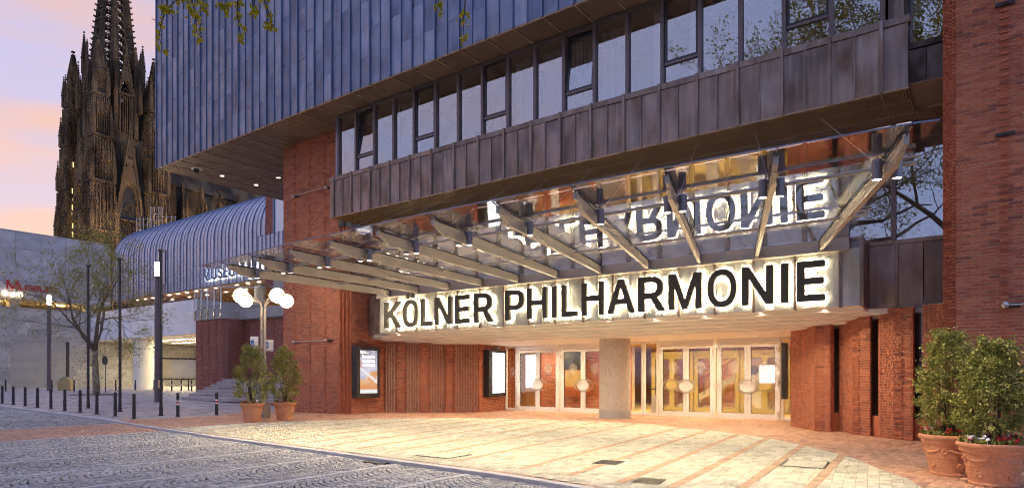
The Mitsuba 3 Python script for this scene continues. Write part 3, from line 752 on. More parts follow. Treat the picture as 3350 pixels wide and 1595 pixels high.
# right end: side, and the zinc wall behind it
put(sb + '__end_panel', MB().box(s_r + .002, s_r + .03, ST, CT + .05, SZ0, 4.62, (.4, .4)), 'm_bronze')
put(sb + '__corner_seam', MB().box(s_r - .03, s_r + .05, ST - .03, ST + .02, SZ0 - .01, 4.64), 'm_bronze')
for a, b in ((s_r + .04, -1.66), (-1.58, -1.1), (-1.08, -.63)):
    put(sb + '__side_panel', MB().box(a, b, CT - .02, CT + .04, SZ0, 4.52, r.uniform(0, 1, 2)), 'm_bronze')
put(sb + '__side_coping', MB().box(s_r + .032, -.63, CT - .05, CT + .05, 4.525, 4.618), 'm_bronze')
put(sb + '__side_seam', MB().box(-1.655, -1.585, CT - .06, CT + .02, SZ0 - .02, 4.52), 'm_bronze')
# left end: slanted
for a, b in (((-18.85, 16.86), (s_l - .002, ST)), ((-19.66, 17.3), (-18.87, 16.87))):
    a, b = np.array(a), np.array(b); u = b - a; n = np.array([u[1], -u[0]]) / np.linalg.norm(u)
    put(sb + '__slant_panel', MB().obox((*(a), SZ0), (*u, 0), (*(-n * .03), 0), (0, 0, 1.5), r.uniform(0, 1, 2)), 'm_bronze')

# stepped white soffit over the forecourt
sf = sub('entrance_soffit')
tt = [16.46, 16.95, 17.46, 18.05, 18.6, 19.2, 24.0]
zz = [3.05, 2.99, 2.93, 2.87, 2.81, 2.765]
for k in range(6):
    put(sf + '__board', MB().box((-18.0, -18.95, -19.67, -19.67, -19.67, -19.67)[k], (-2.24, -2.24, -.64, -.64, -.64, -.64)[k], tt[k], tt[k + 1] - .002, zz[k], zz[k] + (.30 if k < 5 else .05)), 'm_whitepaint')
dl = [(1310, 1091), (1400, 1079), (1500, 1072), (1607, 1067), (1723, 1060), (1846, 1056), (1990, 1049), (2142, 1043), (2310, 1035), (2493, 1025), (2700, 1014)]
for x, y in dl:
    z = zz[0]; p = onz(x, y, z); p[1] = np.clip(p[1], 16.6, 16.85)
    k = sub('recessed_lamp')
    put(k + '__ring', MB().lathe([(.045, -.006), (.08, -.006), (.08, .01), (.045, .01)], (p[0], p[1], z), 20), 'm_white', smooth=30)
    down_light(k, p[0], p[1], z - .02, 2.6)
    put(k + '__bulb', disc((p[0], p[1], z - .002), .046), 'm_globe', emit=WARM * 14, weight=.03)
for x in (-15.6, -13.4, -11.9, -9.3, -7.6, -6.0):
    k = sub('recessed_lamp'); z = zz[5]
    put(k + '__ring', MB().lathe([(.05, -.006), (.085, -.006), (.085, .01), (.05, .01)], (x, 21.7, z), 20), 'm_white', smooth=30)
    down_light(k, x, 21.7, z - .02, 2.6)
    put(k + '__bulb', disc((x, 21.7, z - .002), .051), 'm_globe', emit=WARM * 14, weight=.03)

# right hand piers with slot windows, bottom to soffit
rp = sub('right_pier')
curve = lambda a, b, bow, n=6: [tuple(np.array(a) + (np.array(b) - np.array(a)) * k / n + np.array([-(np.array(b) - np.array(a))[1], (np.array(b) - np.array(a))[0]]) * bow * math.sin(math.pi * k / n)) for k in range(n + 1)]
brickwall(rp, curve((-4.52, 19.94), (-3.64, 18.69), .06) + [(-3.60, 18.67), (-3.23, 18.6), (-3.19, 18.9)], 0, 2.90, 'hhhhhhsss', [(7, .1, .2)], seed=41, thick=.05, most=60)
brickwall(rp, [(-4.6, 22.9), (-4.52, 19.94)], 0, 2.8, 's', seed=42, thick=.05)
k2 = uniq(rp); brickwall(k2, curve((-3.08, 18.91), (-2.66, 18.17), .05) + [(-2.62, 18.13), (-2.22, 17.86), (-2.2, 18.1)], 0, 2.98, 'hhhhhhsss', [(7, .08, .2)], seed=43, thick=.05, most=60)
k3 = uniq(rp); brickwall(k3, curve((-2.03, 17.66), (-1.68, 17.27), .05) + [(-1.64, 17.25), (-1.27, 17.04), (-1.25, 17.3)], 0, 3.04, 'hhhhhhsss', [(7, .1, .17)], seed=44, thick=.05, most=60)
k4 = uniq(rp); brickwall(k4, curve((-1.10, 17.07), (-.62, 16.68), .04), 0, 3.05, 'h', seed=45, thick=.05, most=40)
for a, b in (((-3.19, 18.82), (-3.06, 18.98)), ((-2.22, 18.02), (-2.0, 17.74)), ((-1.28, 17.2), (-1.08, 17.13))):
    k = sub('slot_window'); a, b = np.array(a), np.array(b); b = b + np.array([.0, .06]); a = a + np.array([0, .06])
    put(k + '__pane', MB().add([[*a, .52], [*b, .52], [*b, 3.0], [*a, 3.0]], [[0, 1, 2, 3]]), 'm_pane')
    put(k + '__sill', MB().obox((*(a + np.array([-.02, -.05])), 0), (*(b - a), 0), (.05, .12, 0), (0, 0, .5), (.5, .5)), 'm_brick')
    put(k + '__room', MB().obox((*(a + np.array([-.2, .5])), 0), (*(b - a + np.array([.3, 0])), 0), (.0, .02, 0), (0, 0, 3), (.5, .5)), 'm_dark')
    put(k + '__frame', MB().obox((*a, .5), (*(b - a), 0), (0, .05, 0), (0, 0, .03)).obox((*(a - (b - a) * .12), .5), (*((b - a) * .12), 0), (0, .05, 0), (0, 0, 2.5)), 'm_black')

# left hand piers
lp = sub('left_pier')
LB = [(-19.70, 18.15), (-19.25, 18.5), (-19.19, 18.42), (-18.93, 18.6), (-18.47, 18.98), (-18.41, 18.95), (-18.13, 19.13), (-17.65, 19.56), (-17.58, 19.54), (-17.34, 19.75), (-16.55, 20.42), (-17.0, 22.9)]
brickwall(lp, LB, 0, 3.05, 'rrsrrsrrsrs', [(2, .22, .11), (5, .23, .11), (8, .22, .11)], seed=46, most=120, thick=.05)

# entrance: doors, glazing, column, foyer
DT = 22.7
col = sub('column')
put(col + '__shaft', MB().lathe([(.545, .30), (.545, 2.77)], (-10.45, 20.45, 0), 48), 'm_concrete', smooth=30)
put(col + '__base', MB().lathe([(.56, 0), (.56, .295), (.545, .302)], (-10.45, 20.45, 0), 48), 'm_rawconcrete', smooth=30)
quad = lambda a, b, z0, z1, t: MB().add([[a, t, z0], [b, t, z0], [b, t, z1], [a, t, z1]], [[0, 1, 2, 3]])


def framework(mb, a, b, z0, z1, t, w, d=.06, wb=None):
    wb = wb or w
    return mb.box(a, a + w, t - d, t + d, z0, z1).box(b - w, b, t - d, t + d, z0, z1).box(a + w, b - w, t - d, t + d, z1 - w, z1).box(a + w, b - w, t - d, t + d, z0, z0 + wb)


SHELL = sg.Polygon([(-.10, .24), (-.06, .27), (.06, .27), (.10, .24), (.09, .19), (.17, .15), (.20, .05), (.16, -.03), (.13, -.10), (.06, -.17), (0, -.2), (-.06, -.17), (-.13, -.10), (-.16, -.03), (-.20, .05), (-.17, .15), (-.09, .19)])


def decal(key, s, z, t, k=1.0, m='m_decal'):
    g = shapely.affinity.scale(SHELL, k, k, origin=(0, 0)); lines = MB()
    body = shapely.union_all([g.difference(g.buffer(-.006 * k))] + [sg.LineString([(-.25, .16 - i * .035), (-.09, .22 - i * .045), (0, .12 - i * .042), (.09, .22 - i * .045), (.25, .16 - i * .035)]).buffer(.0075 * k).intersection(g) for i in range(-2, 10)] + [sg.Point(0, -.07).buffer(.03)])
    for q in getattr(body, 'geoms', [body]): lines.ex(q, .002, ((s, t, z), (1, 0, 0), (0, 0, 1), (0, -1, 0)))
    put(key + '__glass_decal', lines, m)


def double_door(name, a, b, t=DT, top=2.56, m='m_white', handles=True, dec=True):
    fr = sub(name)
    put(fr + '__frame', framework(MB(), a, b, 0, top + .2, t, .055, .07, .004).box(a + .055, b - .055, t - .06, t + .06, top + .02, top + .144), m)
    mid = (a + b) / 2
    for i, (x0, x1) in enumerate(((a + .06, mid - .004), (mid + .004, b - .06))):
        leaf = framework(MB(), x0, x1, .015, top, t - .03, .105, .035, .17)
        put(fr + '__leaf_frame', leaf, m)
        put(fr + '__pane', quad(x0 + .105, x1 - .105, .185, top - .105, t - .03), 'm_pane')
        gas = framework(MB(), x0 + .104, x1 - .104, .184, top - .104, t - .03, .012, .022)
        put(fr + '__gasket', gas, 'm_black')
        if dec: decal(fr, (x0 + x1) / 2 + .02, 1.72, t - .034)
        hx = x0 if i == 0 else x1
        for z in (.22, 1.25, 2.35):
            put(fr + '__hinge', MB().box(hx - .045, hx + .045, t - .115, t - .068, z - .05, z + .05).tube([(hx, t - .12, z - .09), (hx, t - .12, z + .09)], .018, 8), m)
        if handles:
            side = -1 if i == 0 else 1; edge = mid + side * .004
            ang = np.linspace(-math.pi / 2, math.pi / 2, 15)
            pl = sg.Polygon([(edge, -.17)] + [(edge + side * (.05 + .20 * math.cos(q)), .17 * math.sin(q)) for q in ang] + [(edge, .17)])
            put(fr + '__push_plate', MB().ex(pl, .02, ((0, t - .068, 1.10), (1, 0, 0), (0, 0, 1), (0, -1, 0))), m)
            pts = [(edge + side * (.03 + .30 * math.cos(q)), t - .16, 1.10 + .235 * math.sin(q)) for q in ang]
            put(fr + '__handle', MB().tube([(edge + side * .03, t - .07, 1.10 - .235)] + pts + [(edge + side * .03, t - .07, 1.10 + .235)], .017, 8), 'm_steel', smooth=60)
            pts2 = [(x, 2 * (t - .03) - y + .0, z) for x, y, z in pts]
            put(fr + '__handle', MB().tube(pts2, .017, 8), 'm_steel', smooth=60)
    return fr


double_door('door', -16.26, -14.12); double_door('door', -14.06, -11.92)
double_door('door', -9.76, -7.66); double_door('door', -7.58, -5.46)
for a, b in ((-16.90, -16.30), (-11.88, -10.40), (-10.38, -9.80), (-5.42, -4.66)):
    k = sub('side_light')
    put(k + '__frame', framework(MB(), a, b, 0, 2.76, DT, .06, .05, .1), 'm_white')
    put(k + '__pane', quad(a + .06, b - .06, .1, 2.7, DT), 'm_pane')
    if b - a < 1: decal(k, (a + b) / 2 + .05, 1.62, DT - .004, .8)
# foyer
fo = sub('foyer')
put(fo + '__floor', MB().box(-19, -2.5, DT + .08, 33, -.05, -.002), 'm_carpet')
put(fo + '__ceiling', MB().box(-19, -2.5, DT + .08, 33, 2.80, 2.9), 'm_woodsoffit')
put(fo + '__side_wall', MB().box(-19.2, -19, DT + .05, 33, 0, 2.9).box(-2.5, -2.3, DT + .05, 33, 0, 2.9), 'm_interior')
brickwall(fo + '__left_wall', [(-17.75, DT + .1), (-17.75, 24.2), (-14.7, 25.9), (-12.4, 25.9)], 0, 2.8, 's', seed=51, m='m_brick')
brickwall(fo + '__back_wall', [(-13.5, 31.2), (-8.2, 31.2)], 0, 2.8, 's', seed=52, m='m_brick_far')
put(fo + '__rear_wall', MB().box(-19, -2.5, 32.6, 32.7, 0, 2.8), 'm_wood')
put(fo + '__wooden_door', MB().box(-17.2, -16.2, 24.05, 24.12, .02, 2.5).box(-16.18, -16.05, 24.02, 24.12, .02, 2.5), 'm_wood')
for i in range(3):
    put(fo + '__brick_corbel', MB().box(-15.35 + i * .16, -14.3 - i * .16, 24.86 - .2 + .05 * i, 25.9, .98 - .14 * (i + 1), .98 - .14 * i), 'm_brick')
put(fo + '__hatch', MB().box(-15.25, -14.4, 24.95, 25.02, 1.0, 1.75), 'm_tan')
put(fo + '__hatch_top', MB().box(-15.3, -14.3, 24.9, 25.0, 1.76, 2.6), 'm_dark')
for x0, x1, z0, z1, m in ((-13.85, -13.25, 1.0, 1.85, 'm_decal'), (-13.7, -13.4, 1.95, 2.3, 'm_decal'), (-12.9, -12.7, 1.25, 1.7, 'm_decal'), (-12.65, -12.45, 1.25, 1.7, 'm_decal')):
    put(fo + '__notice', MB().box(x0, x1, 25.83, 25.86, z0, z1), m)
# inner vestibule line
for a, b in ((-11.6, -9.75), (-9.7, -7.85), (-7.8, -5.95), (-5.9, -4.05)):
    double_door('inner_door', a, b, 26.2, 2.3, 'm_innerframe', True, False)
# stairs, bar and furniture behind
stp = fo + '__stairs'
for i in range(9):
    put(stp + '__step', MB().box(-11.1 + i * .30, -10.75 + i * .30, 28.6, 30.2, .16 * i, .16 * (i + 1)), 'm_wood')
put(stp + '__stringer', MB().bar((-11.3, 28.5, .0), (-8.3, 28.5, 1.65), .06, .28), 'm_white')
put(stp + '__handrail', MB().tube([(-11.2, 28.45, .95), (-8.3, 28.45, 2.55)], .035, 8), 'm_wood', smooth=60)
for i in range(6): put(stp + '__baluster', MB().tube([(-11.1 + i * .5, 28.46, .1 + i * .276), (-11.1 + i * .5, 28.46, 1.0 + i * .276)], .015, 6), 'm_steel')
put(fo + '__info_wall', MB().box(-8.6, -7.5, 28.0, 28.1, 0, 2.5), 'm_whitepanel')
for x in (-8.3, -7.8):
    put(fo + '__info_emblem', MB().lathe([(.0, 0), (.19, 0)], (0, 0, 0), 24).get()[0].apply_transform(trimesh.transformations.rotation_matrix(-math.pi / 2, [1, 0, 0])).apply_translation([x, 27.99, 1.72]), 'm_seam')
put(fo + '__bar_counter', MB().box(-7.2, -4.5, 30.2, 30.7, 0, 1.05).box(-7.25, -4.45, 30.1, 30.75, 1.05, 1.1), 'm_wood')
put(fo + '__bar_shelf', MB().box(-7.0, -4.6, 32.0, 32.3, 1.35, 1.39).box(-7.0, -4.6, 32.0, 32.3, 1.75, 1.79).box(-7.0, -4.6, 32.35, 32.4, .9, 2.4), 'm_sash')
k = thing('display_board', 'wooden notice board on castors behind the rightmost entrance door', 'notice board')
put(k + '__board', MB().box(-7.1, -6.2, 27.6, 27.66, .22, 1.95), 'm_wood')
put(k + '__notice', MB().box(-7.0, -6.35, 27.57, 27.59, 1.15, 1.85), 'm_decal')
for x in (-7.0, -6.3): put(k + '__castor', MB().tube([(x, 27.5, .07), (x, 27.78, .07)], .07, 10).box(x - .03, x + .03, 27.55, 27.75, .14, .22), 'm_iron')
k = thing('trolley', 'low wooden trolley on wheels behind the third entrance door pair', 'trolley')
put(k + '__deck', MB().box(-8.35, -7.75, 27.4, 28.2, .18, .24), 'm_wood')
put(k + '__upright', MB().box(-8.35, -8.15, 27.6, 27.9, .24, 1.8), 'm_wood')
for x in (-8.25, -7.85): put(k + '__castor', MB().tube([(x, 27.4, .08), (x, 27.46, .08)], .08, 10), 'm_iron')
k = thing('waste_bin', 'pale bin with dark lid bar behind the narrow side light right of the column', 'bin')
put(k + '__body', MB().box(-10.25, -9.92, 23.1, 23.4, .03, .72), 'm_rawconcrete')
put(k + '__lid_bar', MB().box(-10.27, -9.9, 23.05, 23.4, .95, 1.0).box(-9.98, -9.95, 23.2, 23.25, .72, .95), 'm_black')
for x, y, w in ((-15.5, 24.2, .45), (-13.0, 24.4, .45), (-10.9, 24.4, .5), (-8.7, 24.4, .5), (-6.5, 24.4, .5), (-9.7, 28.6, .8), (-6.2, 28.6, .8)):
    k = uniq(fo + '__ceiling_light')
    put(k, disc((x, y, 2.795), w * .22), 'm_globe', emit=np.array([1, .82, .40]) * 150, weight=4.0)
k = thing('wall_screen', 'tall black screen edge on beside the right brick pier', 'screen')
put(k + '__case', MB().box(-5.27, -5.14, 22.0, 22.36, .72, 2.54), 'm_black')
k = thing('light_sheet', 'small bright sheet shining on the glass of the rightmost door leaf', 'screen')
put(k + '__panel', MB().box(-6.30, -5.70, 23.25, 23.28, 1.22, 1.85), 'm_white')
put(k + '__face', quad(-6.29, -5.71, 1.23, 1.84, 23.245), 'm_black', emit=np.array([1, .97, .9]) * .35, weight=.3)
k = thing('tall_light_panel', 'tall blank white lit panel behind the leftmost entrance door leaf', 'screen')
put(k + '__case', MB().box(-16.3, -15.72, 23.35, 23.42, .95, 2.42), 'm_white')
put(k + '__face', quad(-16.29, -15.73, .96, 2.41, 23.345), 'm_black', emit=np.array([.95, .97, 1]) * .45, weight=.3)

# ---------------------------------------------------------------- letters of the sign
SIGN = thing('sign_lettering', 'large dark back-lit letters reading KÖLNER PHILHARMONIE on the zinc panels over the entrance', 'lettering')
LT = 16.28


def px_s(x, t):
    a = (x - 1675) / 2110; d = FWD + a * RIGHT
    return d[0] / d[1] * t


def glyph(ch, bold=True):
    if ch == 'I': return trimesh.creation.box((.17, .73, 1.0)).apply_translation((.085, .365, .5))
    m = meshkit.text_mesh(ch, 1.0, 1.0, bold=bold)
    m = trimesh.Trimesh(np.asarray(m.vertices), np.asarray(m.faces), process=False)
    return m


spans = [('K', 1256, 1309), ('Ö', 1317, 1367), ('L', 1374.7, 1412), ('N', 1421, 1477), ('E', 1488, 1535), ('R', 1549, 1610), ('P', 1651, 1714), ('H', 1724, 1788), ('I', 1805, 1823), ('L', 1836, 1887),
         ('H', 1902, 1974), ('A', 1986, 2076), ('R', 2087, 2173), ('M', 2186, 2294), ('O', 2314, 2408.5), ('N', 2426.5, 2529), ('I', 2554.5, 2579.5), ('E', 2607, 2698.6)]
for ch, x0, x1 in spans:
    s0, s1 = px_s(x0, LT), px_s(x1, LT)
    if ch == 'I': s1 = s0 + .165
    m = glyph(ch); b = m.bounds
    base = glyph('O').bounds if ch in 'ÖO' else b
    hz = base[1, 1] - base[0, 1]
    v = np.asarray(m.vertices); over = .012 if ch in 'OÖ' else 0
    xs_ = s0 + (v[:, 0] - b[0, 0]) / (b[1, 0] - b[0, 0]) * (s1 - s0)
    zs_ = 3.21 - over + (v[:, 1] - base[0, 1]) / hz * (.94 + 2 * over)
    back = v[:, 2] < .5
    body = trimesh.Trimesh(np.column_stack([xs_, np.where(back, LT + .085, LT), zs_]), np.asarray(m.faces), process=False)
    k = put(SIGN + '__letter', body, 'm_letter')
    tri = np.asarray(m.faces); flat = back[tri].all(1)
    tri = tri[flat]
    vb = np.column_stack([xs_, np.full(len(xs_), LT + .087), zs_])
    n = np.cross(vb[tri[:, 1]] - vb[tri[:, 0]], vb[tri[:, 2]] - vb[tri[:, 0]])[:, 1]
    tri = np.where((n < 0)[:, None], tri[:, ::-1], tri)
    put(k + '__back_light', trimesh.Trimesh(vb, tri, process=False), 'm_white', emit=np.array([1, .88, .60]) * 15, weight=1.2)

# ---------------------------------------------------------------- glass canopy
CA = thing('glass_canopy', 'sloping glass canopy on eleven skewed fin beams hung over the entrance sign', 'canopy')
inner_s = -17.41 + 1.436 * np.arange(11)
tip_t = np.array([8.78, 8.62, 8.50, 8.42, 8.36, 8.33, 8.34, 8.38, 8.44, 8.55, 8.68])
TI = 16.33
SK = .305


def cz(t): return 4.235 + (np.asarray(t) - 8.5) * .0500       # top of the beams


def on_beam(k, t): return np.array([inner_s[k] + SK * (TI - t), t, cz(t)])


bdir = np.array([SK, -1.0, -.05]); bdir /= np.linalg.norm(bdir)
bside = np.array([1, SK, 0.0]); bside /= np.linalg.norm(bside)
upv = np.array([0, 0, 1.0])
ordw = ['leftmost', 'second from left', 'third from left', 'fourth from left', 'fifth from left', 'sixth from left', 'seventh from left', 'fifth from right', 'fourth from right', 'third from right', 'second from right', 'rightmost']
for k in range(11):
    a, b = on_beam(k, TI), on_beam(k, tip_t[k]); L = np.linalg.norm(b - a)
    bm = uniq(CA + '__beam')
    prof = sg.Polygon([(0, -.04), (L, -.04), (L, -.105), (L - .42, -.25), (0, -.25)])
    mb = MB().ex(prof, .05, (a - bside * .025, bdir, upv, bside))
    for z, w in ((-.245, .075), (-.165, .066), (-.10, .066)):
        e = L - .42 - .02 if z < -.2 else L - .16
        mb.obox(a - bside * w / 2 + upv * (z - .008), bdir * e, bside * w, upv * .016)
    put(bm + '__web', mb, 'm_beam')
    put(bm + '__glazing_bar', MB().obox(a - bside * .035 - upv * .039, bdir * L, bside * .07, upv * .034), 'm_black')
    put(bm + '__end_cap', MB().obox(b - bside * .03 - upv * .13, bdir * .035, bside * .06, upv * .12), 'm_beam')
    put(bm + '__shoe', MB().obox(a - bside * .045 - upv * .27 + bdir * .0, bdir * .12, bside * .09, upv * .225), 'm_seam')
    # tip arm holding the glass edge
    put(bm + '__tip_arm', MB().tube([b - upv * .03, b + bdir * .30 + upv * .002], .008, 6), 'm_black')
    # tension rod up to the building
    p = on_beam(k, 10.05) + upv * .0
    top = np.array([inner_s[k] + .12, 15.78, 7.22])
    put(CA + '__tension_rod', MB().tube([p, top], .011, 6).lathe([(0, -.03), (.03, 0), (0, .03)], p + (top - p) * .08, 8), 'm_steel')
    p = on_beam(k, 13.3)
    put(CA + '__tension_rod', MB().tube([p, (inner_s[k] + .05, CT - .1, 6.1)], .009, 6), 'm_steel')
for t_, ext in ((9.77, .35), (13.19, .4)):
    for k in range(10):
        a, b = on_beam(k, t_), on_beam(k + 1, t_)
        put(CA + '__purlin', MB().tube([a - upv * .10 + np.array([.04, 0, 0]), b - upv * .10 - np.array([.04, 0, 0])], .028, 10), 'm_beam', smooth=60)
    a = on_beam(10, t_)
    put(CA + '__purlin', MB().tube([a - upv * .10 + np.array([.03, 0, 0]), a - upv * .10 + np.array([ext, 0, 0])], .028, 10).tube([a - upv * .02 + np.array([.03, 0, 0]), a - upv * .02 + np.array([ext + .06, 0, 0])], .02, 8), 'm_beam', smooth=60)
GZ = .012
edge_out = [np.array([inner_s[0] - 1.05 + SK * (TI - 8.52), 8.52])] + [on_beam(k, tip_t[k] - .33)[:2] for k in range(11)] + [np.array([-.37, 8.42])]
edge_in = [np.array([inner_s[0] - .62, TI - .05])] + [np.array([inner_s[k], TI - .05]) for k in range(11)] + [np.array([inner_s[10] + .55, TI - .05])]
for k in range(12):
    q = [edge_in[k], edge_in[k + 1], edge_out[k + 1], edge_out[k]]
    v = np.array([[*p, cz(p[1]) + GZ] for p in q])
    c = v.mean(0); v = c + (v - c) * np.array([.992, 1, 1])
    put(CA + '__glass_pane', MB().add(v, [[0, 1, 2, 3]]), 'm_canopyglass')
    d = v[2] - v[3]
    put(CA + '__glass_edge', MB().bar(v[3] - upv * 0, v[2], .012, .018), 'm_zinc')

# twin spotlights
place_w = ['leftmost', 'second', 'third', 'fourth', 'fifth', 'sixth', 'seventh', 'eighth', 'ninth', 'tenth', 'rightmost']
for k in range(11):
    lab = f'twin cylinder spotlight on the {place_w[k]} canopy beam' + (' from the left' if 0 < k < 10 else '')
    q = thing('twin_spotlight', lab, 'spotlight', 'twin spotlights under the canopy')
    p = on_beam(k, 9.62)
    for sgn in (-1, 1):
        c = p + bside * sgn * .115
        put(q + '__housing', MB().lathe([(.0, -.03), (.058, -.03), (.062, -.04), (.062, -.285), (.052, -.285), (.052, -.25), (0, -.25)], c, 20), 'm_seam', smooth=40)
        put(q + '__bulb', disc(c + np.array([0, 0, -.268]), .052), 'm_globe', emit=WARM * 14, weight=.03)
    put(q + '__bracket', MB().obox(p - bside * .1 - upv * .1 - bdir * .02, bside * .2, bdir * .04, upv * .05), 'm_seam')
    scene[uniq(q + '__light')] = {'type': 'spot', 'to_world': T().look_at(origin=(p + np.array([0, 0, -.30])).tolist(), target=(p + np.array([-.05, .25, -4])).tolist(), up=[1, 0, 0]),
                                  'intensity': {'type': 'rgb', 'value': (WARM * 6.4).tolist()}, 'cutoff_angle': 68.0, 'beam_width': 16.0, 'sampling_weight': 1.3}

# ---------------------------------------------------------------- light boxes on the left wall
def text_plate(mb, txt, h, org, ex, ey, ez, width=None, bold=False, depth=.002):
    m = meshkit.text_mesh(txt, h, depth, bold=bold)
    v = np.asarray(m.vertices).copy()
    if width: v[:, 0] *= width / (v[:, 0].max() - v[:, 0].min())
    o, a, b, c = (np.asarray(q, float) for q in (org, ex, ey, ez))
    return mb.add(o + v[:, :1] * a + v[:, 1:2] * b + v[:, 2:] * c, m.faces)


def poster_fn(p, n, uv):
    x, y = uv.x, uv.y
    # pale instrument shapes: soft violet and steel above, warm varnished wood below
    w = fbm(x * 4 + 3, y * 9, 0, octaves=4)
    top = mix(C(.45, .45, .62), C(.85, .82, .92), w)
    fan = smoothstep(.45, .5, noise(dr.atan2(y - .93, x - .8) * 9, 0, 0)) * smoothstep(.70, .78, y)
    top = top * (1 - .5 * fan)
    wood = mix(C(.75, .25, .06), C(.95, .62, .38), fbm(x * 3, y * 6 + 5, 0, octaves=3))
    diag = smoothstep(.02, .05, (y - .28) - .22 * (x - .2) - .14 * noise(x * 3, y * 3, 1))
    pale = smoothstep(.035, .0, dr.abs((y - .44) + .35 * (x - .45)) - .02)
    c = mix(wood, top, diag)
    c = mix(c, C(.97, .95, .95), pale * .85)
    spots = smoothstep(.62, .7, noise(x * 22, y * 40, 4)) * smoothstep(.20, .27, y) * smoothstep(.42, .36, y) * smoothstep(.2, .4, x)
    c = mix(c, C(.95, .92, .9), spots)
    red = smoothstep(.25, .0, x) * smoothstep(.56, .6, y) * smoothstep(.80, .7, y)
    c = mix(c, C(.8, .25, .25), red * .7)
    return mix(C(.95, .95, 1.0), c, smoothstep(.085, .088, y)) * 1.0


def scaled(fn, k):
    return proc(lambda p, n, uv: fn(p, n, uv) * k)


k = thing('light_box', 'lit poster box reading Konzerte kostenlos streamen on the brick wall left of the entrance', 'poster box')
S0 = -19.70
put(k + '__case', MB().box(S0, S0 + .30, 16.48, 17.62, .62, 2.63), 'm_black')
put(k + '__bezel', MB().box(S0 + .30, S0 + .318, 16.48, 17.62, .62, .80).box(S0 + .30, S0 + .318, 16.48, 17.62, 2.47, 2.63).box(S0 + .30, S0 + .318, 16.48, 16.62, .80, 2.47).box(S0 + .30, S0 + .318, 17.50, 17.62, .80, 2.47), 'm_sash')
m = trimesh.Trimesh([[S0 + .306, 16.62, .80], [S0 + .306, 17.50, .80], [S0 + .306, 17.50, 2.47], [S0 + .306, 16.62, 2.47]], [[0, 1, 2], [0, 2, 3]], process=False)
d = mikit.ply(m, 'm_black', uv=np.array([[0, 0], [1, 0], [1, 1], [0, 1.0]]))
d['emitter'] = {'type': 'area', 'radiance': scaled(poster_fn, .20), 'sampling_weight': .5}
scene[uniq(k + '__poster')] = d
mb = MB()
for i, w in enumerate(('Konzerte', 'kostenlos', 'streamen')):
    text_plate(mb, w, .125, (S0 + .308, 16.74, 2.17 - i * .165), (0, 1, 0), (0, 0, 1), (1, 0, 0), width=.62, bold=True)
text_plate(mb, 'Kölner', .032, (S0 + .308, 16.79, 2.40), (0, 1, 0), (0, 0, 1), (1, 0, 0), bold=True)
text_plate(mb, 'Philharmonie', .032, (S0 + .308, 16.79, 2.355), (0, 1, 0), (0, 0, 1), (1, 0, 0), bold=True)
mb.ex(sg.Point(16.70, 2.39).buffer(.05), .002, ((S0 + .308, 0, 0), (0, 1, 0), (0, 0, 1), (1, 0, 0)))
put(k + '__lettering', mb, 'm_white', emit=(.26, .26, .27), weight=.05)
k = thing('light_box', 'white glowing display box on the brick wall directly beside the leftmost entrance door', 'poster box')
u = np.array([-.45, 2.48]) / math.hypot(.45, 2.48); n_ = np.array([u[1], -u[0]]); o = np.array([-16.62, 20.75])
put(k + '__case', MB().obox((*o, .62), (*(n_ * .28), 0), (*(u * 1.55), 0), (0, 0, 1.93)), 'm_black')
f = o + n_ * .283
v = [[*(f + u * .30), .76], [*(f + u * 1.42), .76], [*(f + u * 1.42), 2.45], [*(f + u * .30), 2.45]]
put(k + '__face', MB().add(v, [[0, 1, 2, 3]]), 'm_black', emit=(.40, .41, .43), weight=.5)
put(k + '__lamp_bracket', MB().tube([(*(o + u * .6), 2.70), (*(o + u * 1.2 + n_ * .1), 2.68)], .02, 8).tube([(*(o + u * 1.2 + n_ * .1), 2.74), (*(o + u * 1.2 + n_ * .1), 2.58)], .04, 8), 'm_steel')

# ---------------------------------------------------------------- bollards
def bollard_mesh():
    body = MB().lathe([(.10, 0), (.10, .012), (.058, .018), (.055, .2), (.055, .21), (.066, .215), (.066, .235), (.055, .24), (.055, .29), (.066, .295), (.066, .312), (.055, .317), (.055, .365), (.066, .37), (.066, .388), (.055, .393),
                       (.051, .66), (.051, .70), (.066, .705), (.066, .722), (.052, .728), (.050, .775), (.060, .785), (.060, .80), (.050, .83), (.030, .862), (0, .872)], n=14)
    return body.get()[0]


bm_ = bollard_mesh()
bands = [MB().lathe([(.0565, z), (.0565, z + .055)], n=14).get()[0] for z in (.42, .478, .536)]
bplys = (mikit.ply(bm_, 'm_iron', smooth=40), mikit.ply(bands[0], 'm_white', smooth=40), mikit.ply(bands[1], 'm_red', smooth=40), mikit.ply(bands[2], 'm_white', smooth=40))


def bollard(x, y, lab, grp, banded=False):
    k = thing('bollard', lab, 'bollard', grp)
    tw_ = T().translate([x, y, float(gz(x))])
    scene[k + '__post'] = {**bplys[0], 'to_world': tw_}
    if banded:
        for i in range(3): scene[uniq(k + '__band')] = {**bplys[i + 1], 'to_world': tw_}


